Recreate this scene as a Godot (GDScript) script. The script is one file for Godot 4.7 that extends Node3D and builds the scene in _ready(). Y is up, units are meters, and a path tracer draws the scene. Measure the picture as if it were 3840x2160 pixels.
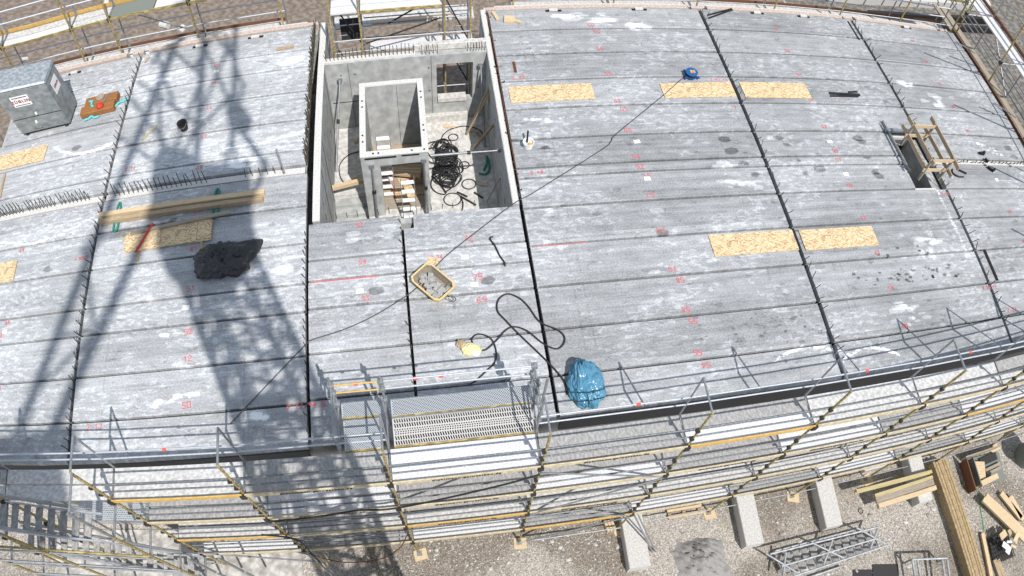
extends Node3D
# A concrete deck on a building site: hollow core floor panels round an open stair core, scaffolds on all
# sides and a gravel yard in front. The deck is 36 m long and bows gently in plan; at_floor, at_back, at_yard
# and at_scaffold turn straight building coordinates (x along the front, z towards it, y up from the deck) into the bowed plan.

const GROUND := -6.65
const SUN := Vector3(-0.21, -1.0, -0.655)
const FX := [7.28,-0.7223,-0.1288,0.01223,0.002974,-0.0006711,20.4,0.045,-0.7026,-0.105,-0.003087,-2.235,-0.5396,0.1347,0.0229,-4.636,-0.4543,0.1449,0.9148,0.3744,0.8101]
const FZ := [-15.31,9.837,0.2652,-0.3292,-0.06649,-0.0002511,1.768,-0.5835,-0.3658,0.01468,0.01241,1.057,-2.169,-0.3236,0.05744,-0.665,0.3043,0.2036,-0.1403,0.3853,0.1631]
const BX := [0.1797,0.2206,0.05196,-0.6815,0.3159,-0.02615,-1.031,-0.1428]
const BZ := [-0.5094,0.3983,0.05869,0.8437,-0.0001,0.2888,-0.2885,-0.3456]
const YX := [9.295,-0.5106,-0.001385,0.004096,-0.009109,14.72,-0.6526,-0.08189,0.001475,-1.442,0.06932,0.02145,-1.076,0.03611,0.259]
const YZ := [-4.058,3.905,-0.2691,-0.02205,-0.002014,0.2216,-0.3655,0.01477,0.006669,-0.9807,-0.295,0.03747,0.1239,0.09227,0.09153]
const SX := [6.407,19.68,-2.497,-5.484,1.414,1.613,-0.1161,-0.2091,0.01651,0.1901,0.6406,-1.276,-1.965,0.02598,-0.183,-0.2539,-0.01573]
const SZ := [-5.489,0.8032,-1.46,0.09646,0.3092,-0.07641,1.119,-0.07849,-0.2337,-0.02181,0.0,0.0536,-0.08422,-0.08906,0.02942,0.09988,0.05928]

var M := {}
var rng := RandomNumberGenerator.new()
const at_f := 1
const at_b := 2
const at_y := 3
const at_s := 4
var used := {}
var org := {}
var rods := {}

func poly(c: Array, X: float, Z: float, d: int) -> float:
	var s := 0.0
	var k := 0
	var px := 1.0
	for i in d + 1:
		var pz := 1.0
		for j in d + 1 - i:
			s += c[k] * px * pz
			k += 1
			pz *= Z
		px *= X
	return s

func at_floor(p: Vector3) -> Vector3:
	var X := (p.x - 5.0) / 17.0
	var Z := (p.z + 12.5) / 8.0
	return Vector3(poly(FX, X, Z, 5), p.y, poly(FZ, X, Z, 5))

func at_back(p: Vector3) -> Vector3:
	var q := at_floor(p)
	var X: float = clamp((p.x - 5.0) / 17.0, -1.1, 1.05)
	var Z := (p.z + 12.5) / 8.0
	var Y := p.y / 5.0
	var t := [Y, Y * X, Y * Z, Y * X * X, Y * X * Z, Y * Z * Z, Y * X * X * X, Y * X * X * Z]
	for k in 8:
		q.x += t[k] * BX[k]
		q.z += t[k] * BZ[k]
	return q

func at_yard(p: Vector3) -> Vector3:
	var X := (p.x - 8.0) / 14.0
	var Z := (p.z + 3.0) / 4.0
	return Vector3(poly(YX, X, Z, 4), p.y, poly(YZ, X, Z, 4))

func at_scaffold(p: Vector3) -> Vector3:
	var X := (p.x - 5.0) / 17.0
	var Z := p.z + 4.4
	var Y := (p.y + 1.0) / 5.0
	var x1: float = clamp(X, -1.0, 0.8)
	var t := [1.0, X, X * X, X * X * X, pow(X, 4), pow(X, 5), Z, Z * X, Z * X * X, Y, Y * x1, Y * x1 * x1, Y * x1 * x1 * x1, Y * Y, Y * Y * x1, Y * Y * x1 * x1, Z * Y]
	var q := Vector3(0, p.y, 0)
	for k in 17:
		q.x += t[k] * SX[k]
		q.z += t[k] * SZ[k]
	return q

func plan(zone: int, p: Vector3) -> Vector3:
	match zone:
		1: return at_floor(p)
		2: return at_back(p)
		3: return at_yard(p)
		4: return at_scaffold(p)
	return p

# ---------------------------------------------------------------- shapes
class Shape:
	var v := PackedVector3Array()
	var uv := PackedVector2Array()
	var smooth := false

	func tri(a: Vector3, b: Vector3, c: Vector3, ua := Vector2.ZERO, ub := Vector2.ZERO, uc := Vector2.ZERO) -> void:
		v.append_array([a, b, c])
		uv.append_array([ua, ub, uc])

	func quad(a: Vector3, b: Vector3, c: Vector3, d: Vector3, u0 := 0.0, v0 := 0.0, u1 := 1.0, v1 := 1.0) -> void:
		# clockwise seen from the front: a top left, b top right, c bottom right, d bottom left
		tri(a, b, c, Vector2(u0, v0), Vector2(u1, v0), Vector2(u1, v1))
		tri(a, c, d, Vector2(u0, v0), Vector2(u1, v1), Vector2(u0, v1))

	func box(c: Vector3, s: Vector3, b := Basis.IDENTITY, n := 1, bevel := 0.0) -> Shape:
		# uv in metres, u along the local x axis
		var h := s / 2.0
		var u0 := c.x * 1.37 + c.z * 0.77
		for i in n:
			var xa := -h.x + s.x * i / n
			var xb := -h.x + s.x * (i + 1) / n
			var ring := [Vector2(h.y, -h.z), Vector2(h.y, h.z), Vector2(-h.y, h.z), Vector2(-h.y, -h.z)]
			if bevel > 0.0:
				var e := bevel
				ring = [Vector2(h.y, -h.z + e), Vector2(h.y, h.z - e), Vector2(h.y - e, h.z), Vector2(-h.y + e, h.z), Vector2(-h.y, h.z - e), Vector2(-h.y, -h.z + e), Vector2(-h.y + e, -h.z), Vector2(h.y - e, -h.z)]
			var m := ring.size()
			var t := 0.0
			for k in m:
				var p: Vector2 = ring[k]
				var q: Vector2 = ring[(k + 1) % m]
				var l := p.distance_to(q)
				quad(c + b * Vector3(xa, p.x, p.y), c + b * Vector3(xb, p.x, p.y), c + b * Vector3(xb, q.x, q.y), c + b * Vector3(xa, q.x, q.y), u0 + xa, t, u0 + xb, t + l)
				t += l
			if i == 0:
				for k in range(1, m - 1):
					tri(c + b * Vector3(xa, ring[0].x, ring[0].y), c + b * Vector3(xa, ring[k].x, ring[k].y), c + b * Vector3(xa, ring[k + 1].x, ring[k + 1].y), Vector2(ring[0].x, ring[0].y), Vector2(ring[k].x, ring[k].y), Vector2(ring[k + 1].x, ring[k + 1].y))
			if i == n - 1:
				for k in range(1, m - 1):
					tri(c + b * Vector3(xb, ring[0].x, ring[0].y), c + b * Vector3(xb, ring[k + 1].x, ring[k + 1].y), c + b * Vector3(xb, ring[k].x, ring[k].y), Vector2(ring[0].x, ring[0].y), Vector2(ring[k + 1].x, ring[k + 1].y), Vector2(ring[k].x, ring[k].y))
		return self

	func span(x0: float, x1: float, y0: float, y1: float, z0: float, z1: float, n := 1, bevel := 0.0) -> Shape:
		return box(Vector3((x0 + x1) / 2, (y0 + y1) / 2, (z0 + z1) / 2), Vector3(x1 - x0, y1 - y0, z1 - z0), Basis.IDENTITY, n, bevel)

	func beam(a: Vector3, b: Vector3, w: float, h: float, n := 1) -> Shape:
		var d := (b - a).normalized()
		var side := d.cross(Vector3.UP)
		if side.length() < 0.01: side = Vector3(0, 0, 1)
		side = side.normalized()
		var up := side.cross(d)
		return box((a + b) / 2, Vector3(a.distance_to(b), h, w), Basis(d, up, side), n)

	func pipe(pts: Array, r: float, sides := 6, closed := false) -> Shape:
		smooth = true
		var n := pts.size()
		var rings := []
		var nrm := Vector3.UP
		for i in n:
			var p0: Vector3 = pts[(i - 1 + n) % n if closed else max(i - 1, 0)]
			var p1: Vector3 = pts[(i + 1) % n if closed else min(i + 1, n - 1)]
			var t := (p1 - p0).normalized()
			var s := t.cross(nrm)
			if s.length() < 0.05: s = t.cross(Vector3(1, 0, 0.2))
			s = s.normalized()
			var u := s.cross(t)
			var ring := []
			for k in sides:
				var a := TAU * k / sides
				ring.append(pts[i] + s * (cos(a) * r) + u * (sin(a) * r))
			rings.append(ring)
		for i in (n if closed else n - 1):
			var A: Array = rings[i]
			var B: Array = rings[(i + 1) % n]
			for k in sides:
				var k2 := (k + 1) % sides
				quad(A[k], A[k2], B[k2], B[k])
		return self

	func lathe(c: Vector3, prof: Array, sides := 16) -> Shape:
		# prof: Vector2(radius, height), from the bottom outside up and on
		for i in prof.size() - 1:
			for k in sides:
				var a := TAU * k / sides
				var b := TAU * (k + 1) / sides
				var p: Vector2 = prof[i]
				var q: Vector2 = prof[i + 1]
				quad(c + Vector3(cos(a) * q.x, q.y, sin(a) * q.x), c + Vector3(cos(b) * q.x, q.y, sin(b) * q.x), c + Vector3(cos(b) * p.x, p.y, sin(b) * p.x), c + Vector3(cos(a) * p.x, p.y, sin(a) * p.x))
		return self

func commit(s: Shape, at: int, o: Vector3) -> ArrayMesh:
	var st := SurfaceTool.new()
	st.begin(Mesh.PRIMITIVE_TRIANGLES)
	st.set_smooth_group(0 if s.smooth else -1)
	for i in s.v.size():
		st.set_uv(s.uv[i])
		st.add_vertex(plan(at, s.v[i]) - o)
	st.generate_normals()
	return st.commit()

func numbered(called: String, parent: Node) -> String:
	var key := str(parent.get_instance_id()) + called
	var k: int = used.get(key, 0)
	used[key] = k + 1
	return called if k == 0 else "%s_%03d" % [called, k]

func tag(o: Node, label := "", category := "", group := "", kind := "") -> void:
	if label: o.set_meta("label", label)
	if category: o.set_meta("category", category)
	if group: o.set_meta("group", group)
	if kind: o.set_meta("kind", kind)

func thing(called: String, label: String, category: String, where: Vector3, group := "") -> Node3D:
	var o := Node3D.new()
	o.name = numbered(called, self)
	o.position = where
	org[o] = where
	add_child(o, true)
	tag(o, label, category, group)
	return o

func part(called: String, s: Shape, m: Material, parent: Node3D, at := 0, label := "") -> MeshInstance3D:
	var o := MeshInstance3D.new()
	o.name = numbered(called, parent)
	var where: Vector3 = org[parent]
	o.mesh = commit(s, at, where)
	o.material_override = m
	org[o] = where
	parent.add_child(o, true)
	if label: o.set_meta("label", label)
	return o

func single(called: String, s: Shape, m: Material, label: String, category: String, base: Vector3, at := 0, group := "") -> MeshInstance3D:
	var o := MeshInstance3D.new()
	o.name = numbered(called, self)
	var where: Vector3 = plan(at, base)
	o.mesh = commit(s, at, where)
	o.material_override = m
	o.position = where
	org[o] = where
	add_child(o, true)
	tag(o, label, category, group)
	return o

func rod(called: String, a: Vector3, b: Vector3, r: float, m: Material, parent: Node3D, sides := 8) -> MeshInstance3D:
	# a straight tube between two world points; all tubes of one make share one mesh
	if not rods.has(sides):
		var c := CylinderMesh.new()
		c.top_radius = 1.0
		c.bottom_radius = 1.0
		c.height = 1.0
		c.radial_segments = sides
		c.rings = 0
		rods[sides] = c
	var o := MeshInstance3D.new()
	o.name = numbered(called, parent)
	o.mesh = rods[sides]
	o.material_override = m
	var y := b - a
	var x := y.cross(Vector3(0.31, 0.2, 0.93)).normalized()
	var z := x.cross(y).normalized()
	o.transform = Transform3D(Basis(x * r, y, z * r), (a + b) / 2 - org[parent])
	org[o] = (a + b) / 2
	parent.add_child(o, true)
	return o

# ---------------------------------------------------------------- textures
func noise(w: int, h: int, f: float, seed_: int, oct := 4, kind := FastNoiseLite.TYPE_SIMPLEX_SMOOTH, W := 0, H := 0, fract := FastNoiseLite.FRACTAL_FBM) -> PackedByteArray:
	var n := FastNoiseLite.new()
	n.noise_type = kind
	n.seed = seed_
	n.frequency = f
	n.fractal_type = fract
	n.fractal_octaves = oct
	var im := n.get_image(w, h, false, false, true)
	im.convert(Image.FORMAT_L8)
	if W > 0: im.resize(W, H, Image.INTERPOLATE_CUBIC)
	return im.get_data()

func tex(im: Image) -> ImageTexture:
	im.generate_mipmaps()
	return ImageTexture.create_from_image(im)

func rgb(w: int, h: int, d: PackedByteArray) -> Image:
	return Image.create_from_data(w, h, false, Image.FORMAT_RGB8, d)

func mat(color: Color, rough := 0.8, metal := 0.0, t: Texture2D = null, sc := 1.0) -> StandardMaterial3D:
	var m := StandardMaterial3D.new()
	m.albedo_color = color
	m.roughness = rough
	m.metallic = metal
	if t:
		m.albedo_texture = t
		m.uv1_scale = Vector3(sc, sc, sc)
	return m

func tri_mat(color: Color, rough: float, t: Texture2D, sc: float, metal := 0.0) -> StandardMaterial3D:
	var m := mat(color, rough, metal, t, sc)
	m.uv1_triplanar = true
	m.uv1_world_triplanar = true
	return m

func mottled(w: int, h: int, f: float, seed_: int, lo: Color, hi: Color, oct := 5, W := 0, H := 0, contrast := 1.0) -> ImageTexture:
	var a := noise(w, h, f, seed_, oct, FastNoiseLite.TYPE_SIMPLEX_SMOOTH, W, H)
	var tw := W if W else w
	var th := H if H else h
	var d := PackedByteArray()
	d.resize(tw * th * 3)
	for i in tw * th:
		var t: float = clamp((a[i] / 255.0 - 0.5) * contrast + 0.5, 0.0, 1.0)
		d[i * 3] = int(255 * lerp(lo.r, hi.r, t))
		d[i * 3 + 1] = int(255 * lerp(lo.g, hi.g, t))
		d[i * 3 + 2] = int(255 * lerp(lo.b, hi.b, t))
	return tex(rgb(tw, th, d))

func osb_texture() -> ImageTexture:
	var im := Image.create(768, 256, false, Image.FORMAT_RGB8)
	im.fill(Color8(212, 190, 152))
	var r := RandomNumberGenerator.new()
	r.seed = 77
	for i in 2600:
		var x := r.randf() * 768
		var y := r.randf() * 256
		var a := r.randfn(0.0, 0.55)
		var l := int(r.randf_range(14, 54))
		var w := int(r.randf_range(3, 8))
		var k := r.randf()
		var c := Color8(216, 192, 152).lerp(Color8(236, 218, 184), r.randf())
		if k < 0.2: c = Color8(122, 92, 62).lerp(Color8(166, 130, 90), r.randf())
		elif k < 0.42: c = Color8(196, 168, 126)
		if k < 0.2: w = 4
		for s in l:
			for q in w:
				var px := int(x + cos(a) * s - sin(a) * q)
				var py := int(y + sin(a) * s + cos(a) * q)
				im.set_pixel(posmod(px, 768), posmod(py, 256), c)
	return tex(im)

func wood_texture(c0: Color, c1: Color, seed_: int) -> ImageTexture:
	var a := noise(32, 192, 0.06, seed_, 4, FastNoiseLite.TYPE_SIMPLEX_SMOOTH, 512, 192)
	var b := noise(512, 192, 0.02, seed_ + 5, 3)
	var d := PackedByteArray()
	d.resize(512 * 192 * 3)
	for i in 512 * 192:
		var t: float = clamp((a[i] * 0.75 + b[i] * 0.35) / 255.0 - 0.05, 0.0, 1.0)
		d[i * 3] = int(255 * lerp(c0.r, c1.r, t))
		d[i * 3 + 1] = int(255 * lerp(c0.g, c1.g, t))
		d[i * 3 + 2] = int(255 * lerp(c0.b, c1.b, t))
	return tex(rgb(512, 192, d))

func blot(d: PackedByteArray, w: int, h: int, cx: float, cz: float, rx: float, rz: float, amount: float, nz: PackedByteArray) -> void:
	# a stain with a ragged edge; x from -14.6, 54 px to the metre; z from -20.1, 68 px to the metre
	var x0 := int((cx - rx + 14.6) * 54)
	var x1 := int((cx + rx + 14.6) * 54)
	var y0 := int((cz - rz + 20.1) * 68)
	var y1 := int((cz + rz + 20.1) * 68)
	for y in range(max(y0, 0), min(y1 + 1, h)):
		for x in range(max(x0, 0), min(x1 + 1, w)):
			var e := Vector2((x / 54.0 - 14.6 - cx) / rx, (y / 68.0 - 20.1 - cz) / rz).length()
			e += (nz[y * w + x] - 128) / 150.0
			if e < 0.95:
				var k := y * w + x
				d[k] = clamp(d[k] + int(amount * clamp((0.95 - e) * 4.0, 0.0, 1.0)), 0, 255)

func slab_texture() -> ImageTexture:
	var w := 2048
	var h := 1024
	var streak := noise(96, 1024, 0.07, 11, 4, FastNoiseLite.TYPE_SIMPLEX_SMOOTH, w, h)
	var streak2 := noise(40, 1024, 0.2, 12, 3, FastNoiseLite.TYPE_SIMPLEX_SMOOTH, w, h)
	var fine := noise(w, h, 0.3, 13, 2)
	var mid := noise(1024, 1024, 0.05, 14, 4, FastNoiseLite.TYPE_SIMPLEX_SMOOTH, w, h)
	var big := noise(256, 128, 0.03, 15, 3, FastNoiseLite.TYPE_SIMPLEX_SMOOTH, w, h)
	var fleck := noise(1024, 1024, 0.11, 16, 4, FastNoiseLite.TYPE_SIMPLEX_SMOOTH, w, h)
	var lime2 := noise(1024, 1024, 0.03, 17, 5, FastNoiseLite.TYPE_SIMPLEX_SMOOTH, w, h)
	var g := PackedByteArray()
	g.resize(w * h)
	var rows := [-18.58, -17.5, -16.3, -15.1, -13.9, -12.7, -11.8, -10.5, -9.3, -8.1, -6.8, 0.0]
	for y in h:
		var z := y / 68.0 - 20.1
		var row := 0
		while z > rows[row]: row += 1
		for sec in 6:
			var xa: int = [0, 286, 626, 932, 1334, 1690][sec]
			var xb: int = [286, 626, 932, 1334, 1690, 2048][sec]
			var off: int = (row * 7 + sec * 3) % 11
			var wash: float = [15.0, 17.0, 8.0, 0.0, -1.0, -2.0][sec] + (off - 5) * 2.0
			var lim: float = [104.0, 98.0, 118.0, 138.0, 138.0, 136.0][sec]
			var base: int = ((y + off * 83) % h) * w
			for x in range(xa, xb):
				var k := y * w + x
				var ks := base + (x + off * 171) % w
				var s := 158.0 + wash + (streak[ks] - 128) * 0.085 + (streak2[ks] - 128) * 0.08 + (fine[k] - 128) * 0.2 + (mid[ks] - 128) * 0.1 + (big[k] - 128) * 0.07
				var f := fleck[ks] - 146
				if f > 0 and big[k] + (lime2[ks] - 128) * 0.8 > lim: s += min(f * 1.1, 22.0)
				elif mid[k] < 58: s -= min((58 - mid[k]) * 1.2, 20.0)
				g[k] = clamp(int(s), 60, 240)
	var r := RandomNumberGenerator.new()
	r.seed = 5
	# damp spots round the middle rows
	for p in [[9.05, -13.5], [9.15, -13.05], [9.35, -12.62], [10.95, -13.5], [11.1, -13.25], [11.3, -12.65], [13.9, -13.5], [14.0, -13.35], [13.95, -12.75], [11.3, -12.1], [13.95, -12.15], [14.0, -11.98], [9.6, -12.1], [21.2, -13.3], [21.3, -12.9], [3.65, -13.5], [-1.25, -9.35], [-6.9, -12.2], [-10.9, -15.65], [-10.8, -17.6], [-10.9, -11.2], [1.55, -9.35], [6.3, -10.3], [11.9, -12.3]]:
		blot(g, w, h, p[0], p[1], 0.2, 0.13, -46, lime2)
	for i in 46:
		blot(g, w, h, r.randf_range(11.5, 15.5), r.randf_range(-8.6, -8.15) + (r.randf() * -1.0 if i % 4 == 0 else 0.0), r.randf_range(0.03, 0.12), r.randf_range(0.02, 0.06), -60, lime2)
	for i in 40:
		blot(g, w, h, r.randf_range(6.3, 10.0), r.randf_range(-7.6, -6.7), r.randf_range(0.02, 0.09), r.randf_range(0.02, 0.05), -34, lime2)
	for i in 120:
		blot(g, w, h, r.randf_range(-14, 22), r.randf_range(-19.6, -5.6), r.randf_range(0.03, 0.16), r.randf_range(0.02, 0.08), -22, lime2)
	# lime splashes
	for i in 260:
		var X := r.randf_range(-14, 22)
		blot(g, w, h, X, r.randf_range(-19.6, -5.6), r.randf_range(0.03, 0.22), r.randf_range(0.02, 0.09), 26, lime2)
	for p in [[3.4, -14.6, 0.3], [3.9, -14.5, 0.2], [2.9, -14.25, 0.25], [4.4, -14.6, 0.2], [8.6, -12.6, 0.5], [8.9, -11.9, 0.4], [14.8, -9.35, 0.9], [15.2, -9.6, 0.7], [12.9, -7.4, 0.6], [13.2, -7.0, 0.5], [20.2, -13.2, 0.3], [20.4, -13.0, 0.3], [19.8, -13.4, 0.25], [17.5, -16.2, 0.6], [18.3, -15.3, 0.9], [-6.8, -6.9, 0.4], [-6.3, -7.0, 0.25], [-5.9, -7.05, 0.25], [-6.6, -8.7, 0.4], [-4.0, -10.3, 0.8], [-5.0, -14.0, 0.9], [5.2, -19.3, 0.8], [6.4, -19.2, 0.9], [7.6, -18.7, 0.8], [-8.4, -18.2, 0.8], [-3.8, -18.0, 0.7], [-4.2, -6.4, 0.6], [-1.2, -11.0, 0.7]]:
		for q in 7:
			blot(g, w, h, p[0] + r.randfn(0, p[2] * 0.5), p[1] + r.randfn(0, p[2] * 0.16), p[2] * r.randf_range(0.15, 0.5), p[2] * r.randf_range(0.06, 0.2), 34, lime2)
	# dripped trails of lime water
	for t in [[-13.6, -12.6, -9.3, -12.9, 0.55], [-11.9, -15.9, -9.5, -15.6, 0.35], [-5.6, -14.6, -3.2, -14.9, 0.1], [10.2, -6.05, 12.1, -6.0, -0.3], [16.2, -12.2, 16.3, -9.0, 0.0], [8.3, -6.3, 10.5, -6.2, -0.35]]:
		for q in 70:
			var f := q / 69.0
			blot(g, w, h, lerp(t[0], t[2], f) + r.randfn(0, 0.02), lerp(t[1], t[3], f) + sin(f * PI) * t[4] + r.randfn(0, 0.02), r.randf_range(0.03, 0.09), r.randf_range(0.015, 0.04), 44, lime2)
	# faint marks across the panels where timbers lay in the stack
	for x in [3.6, 3.85, 8.9, 11.0, 11.25, 15.2, 15.9, 17.4, 21.2, 0.2, 1.9, -4.6, -8.4]:
		for y in range(0, h):
			if lime2[y * w + 900] < 118 + int(x) % 3 * 8: continue
			for q in 3:
				var k: int = y * w + int((x + 14.6) * 54) + q
				g[k] = clamp(g[k] - 13 + q * 3, 60, 255)
	var d := PackedByteArray()
	d.resize(w * h * 3)
	for k in w * h:
		var s := g[k]
		d[k * 3] = int(s * 0.985)
		d[k * 3 + 1] = s
		d[k * 3 + 2] = min(int(s * 1.022), 255)
	return tex(rgb(w, h, d))

func gravel_texture(seed_: int, lo: Color, hi: Color) -> ImageTexture:
	var n := FastNoiseLite.new()
	n.noise_type = FastNoiseLite.TYPE_CELLULAR
	n.seed = seed_
	n.frequency = 0.1
	n.cellular_return_type = FastNoiseLite.RETURN_CELL_VALUE
	n.fractal_type = FastNoiseLite.FRACTAL_NONE
	var im := n.get_seamless_image(1024, 1024, false, false, 0.1, true)
	im.convert(Image.FORMAT_L8)
	var a := im.get_data()
	n.cellular_return_type = FastNoiseLite.RETURN_DISTANCE
	im = n.get_seamless_image(1024, 1024, false, false, 0.1, true)
	im.convert(Image.FORMAT_L8)
	var b := im.get_data()
	var d := PackedByteArray()
	d.resize(1024 * 1024 * 3)
	for i in 1024 * 1024:
		var t: float = clamp(a[i] / 255.0 * 0.9 - max(0.0, b[i] / 255.0 - 0.45) * 0.9, 0.0, 1.0)
		d[i * 3] = int(255 * lerp(lo.r, hi.r, t))
		d[i * 3 + 1] = int(255 * lerp(lo.g, hi.g, t))
		d[i * 3 + 2] = int(255 * lerp(lo.b, hi.b, t))
	return tex(rgb(1024, 1024, d))

func grate_texture(slots: bool) -> ImageTexture:
	# steel planking with rows of holes; the holes are open
	var im := Image.create(1024, 256, false, Image.FORMAT_RGBA8)
	im.fill(Color(1, 1, 1, 1))
	var r := RandomNumberGenerator.new()
	r.seed = 3
	for y in 256:
		for x in range(0, 1024):
			var s := 0.92 + r.randf() * 0.08
			im.set_pixel(x, y, Color(s, s, s, 1))
	if slots:
		for row in [24, 70, 186, 232]:
			for x in range(10, 1004, 18):
				for q in 36:
					for k in 9: im.set_pixel(x + k + int(q / 5.0), row + q - 18, Color(0, 0, 0, 0))
		for row in [108, 128, 148]:
			for x in range(10, 1004, 18):
				for q in 11:
					for k in 9: im.set_pixel(x + k + (row % 3) * 3, row + q - 5, Color(0, 0, 0, 0))
	else:
		for row in 11:
			for x in range(10 + (row % 2) * 9, 1010, 18):
				for q in 11:
					for k in 10: im.set_pixel(min(x + k, 1023), 12 + row * 22 + q, Color(0, 0, 0, 0))
	return tex(im)

func make_materials() -> void:
	M.slab = mat(Color.WHITE, 0.85, 0.0, slab_texture())
	M.slab.texture_filter = BaseMaterial3D.TEXTURE_FILTER_LINEAR_WITH_MIPMAPS_ANISOTROPIC
	M.wall = tri_mat(Color.WHITE, 0.85, mottled(512, 512, 0.012, 31, Color8(150, 152, 151), Color8(186, 188, 187), 6, 0, 0, 1.3), 0.33)
	M.wall_light = tri_mat(Color.WHITE, 0.85, mottled(512, 512, 0.02, 32, Color8(176, 174, 170), Color8(216, 214, 210), 6, 0, 0, 1.4), 0.4)
	M.wall_edge = tri_mat(Color.WHITE, 0.85, mottled(256, 256, 0.06, 33, Color8(188, 187, 184), Color8(222, 221, 218), 5, 0, 0, 1.2), 0.8)
	M.pave = tri_mat(Color.WHITE, 0.9, mottled(512, 512, 0.02, 67, Color8(150, 147, 142), Color8(204, 201, 196), 6, 0, 0, 1.6), 0.25)
	M.rail = tri_mat(Color.WHITE, 0.5, mottled(128, 128, 0.05, 68, Color8(84, 88, 92), Color8(150, 154, 158), 4), 1.5, 0.3)
	M.block = tri_mat(Color.WHITE, 0.9, mottled(512, 512, 0.05, 34, Color8(178, 177, 174), Color8(212, 211, 208), 6, 0, 0, 1.4), 0.5)
	M.pink = tri_mat(Color.WHITE, 0.9, mottled(256, 256, 0.05, 35, Color8(176, 160, 150), Color8(206, 192, 184), 5, 0, 0, 1.3), 0.6)
	M.dark = mat(Color8(52, 50, 52), 0.8)
	M.edge_dark = mat(Color8(66, 67, 70), 0.7)
	M.void = mat(Color8(24, 23, 24), 0.9)
	var zinc := mottled(256, 256, 0.03, 36, Color8(128, 132, 136), Color8(178, 182, 186), 5)
	M.zinc = tri_mat(Color.WHITE, 0.48, zinc, 1.0, 0.55)
	M.pale = tri_mat(Color8(238, 240, 244), 0.5, mottled(256, 256, 0.05, 37, Color8(176, 180, 186), Color8(222, 226, 230), 4), 1.2, 0.25)
	M.yellow = tri_mat(Color.WHITE, 0.6, mottled(128, 512, 0.03, 38, Color8(122, 108, 66), Color8(204, 184, 124), 5, 0, 0, 1.6), 0.7, 0.1)
	M.coupler = mat(Color8(56, 54, 54), 0.55, 0.4)
	M.deck = tri_mat(Color.WHITE, 0.75, mottled(512, 512, 0.035, 39, Color8(172, 171, 170), Color8(212, 212, 211), 6, 0, 0, 1.5), 0.45)
	M.deck_white = tri_mat(Color.WHITE, 0.7, mottled(512, 512, 0.05, 40, Color8(190, 191, 194), Color8(226, 227, 230), 6, 0, 0, 1.5), 0.6)
	M.deck_grey = tri_mat(Color.WHITE, 0.7, mottled(512, 256, 0.05, 41, Color8(140, 139, 138), Color8(178, 177, 176), 6, 0, 0, 1.5), 0.5)
	M.toe = tri_mat(Color.WHITE, 0.75, mottled(256, 256, 0.03, 42, Color8(182, 168, 134), Color8(214, 203, 176), 5, 0, 0, 1.4), 0.6)
	M.toe_orange = tri_mat(Color.WHITE, 0.6, mottled(256, 256, 0.04, 43, Color8(194, 154, 78), Color8(220, 188, 116), 5, 0, 0, 1.2), 0.6)
	M.slots = mat(Color8(214, 212, 208), 0.55, 0.25, grate_texture(true))
	M.holes = mat(Color8(196, 202, 208), 0.5, 0.3, grate_texture(false))
	for k in ["slots", "holes"]:
		M[k].transparency = BaseMaterial3D.TRANSPARENCY_ALPHA_SCISSOR
		M[k].alpha_scissor_threshold = 0.5
		M[k].cull_mode = BaseMaterial3D.CULL_DISABLED
	M.osb = mat(Color.WHITE, 0.8, 0.0, osb_texture(), 0.8)
	M.osb.uv1_scale = Vector3(0.5, 1.25, 1)
	M.osb_dark = mat(Color8(212, 208, 200), 0.8, 0.0, M.osb.albedo_texture, 0.8)
	M.osb_dark.uv1_scale = Vector3(0.8, 2.0, 1)
	M.osb_grey = mat(Color8(196, 196, 190), 0.8, 0.0, M.osb.albedo_texture, 0.8)
	M.osb_grey.uv1_scale = Vector3(0.7, 1.8, 1)
	M.pine = mat(Color.WHITE, 0.75, 0.0, wood_texture(Color8(184, 160, 124), Color8(226, 208, 176), 51), 1.0)
	M.pine.uv1_scale = Vector3(0.4, 3, 1)
	M.old_wood = mat(Color.WHITE, 0.8, 0.0, wood_texture(Color8(142, 122, 96), Color8(198, 180, 152), 52), 1.0)
	M.old_wood.uv1_scale = Vector3(0.4, 3, 1)
	M.grey_wood = mat(Color.WHITE, 0.85, 0.0, wood_texture(Color8(132, 122, 108), Color8(182, 172, 156), 53), 1.0)
	M.grey_wood.uv1_scale = Vector3(0.4, 3, 1)
	M.orange_wood = mat(Color.WHITE, 0.7, 0.0, wood_texture(Color8(112, 74, 42), Color8(184, 128, 74), 54), 1.0)
	M.orange_wood.uv1_scale = Vector3(0.7, 4, 1)
	M.yellow_wood = mat(Color.WHITE, 0.6, 0.0, wood_texture(Color8(168, 154, 108), Color8(206, 194, 150), 55), 1.0)
	M.yellow_wood.uv1_scale = Vector3(0.4, 3, 1)
	M.rebar = tri_mat(Color.WHITE, 0.8, mottled(128, 128, 0.05, 44, Color8(58, 52, 40), Color8(112, 98, 74), 4), 2.0, 0.2)
	M.rust = mat(Color8(104, 62, 44), 0.85, 0.1)
	M.red_paint = mat(Color8(206, 104, 108), 0.85)
	M.red = mat(Color8(196, 52, 40), 0.5)
	M.red_rail = mat(Color8(230, 96, 78), 0.6)
	M.paper = mat(Color8(238, 238, 236), 0.7)
	M.cable = mat(Color8(34, 35, 38), 0.55)
	M.wire = mat(Color8(70, 72, 76), 0.6)
	M.black_bag = mat(Color8(50, 51, 54), 0.16)
	M.blue_bag = mat(Color8(84, 138, 166), 0.2)
	M.blue = mat(Color8(34, 88, 152), 0.45)
	M.green = mat(Color8(40, 130, 112), 0.7)
	M.mint = mat(Color8(104, 190, 196), 0.7)
	M.mint2 = mat(Color8(96, 190, 140), 0.7)
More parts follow.
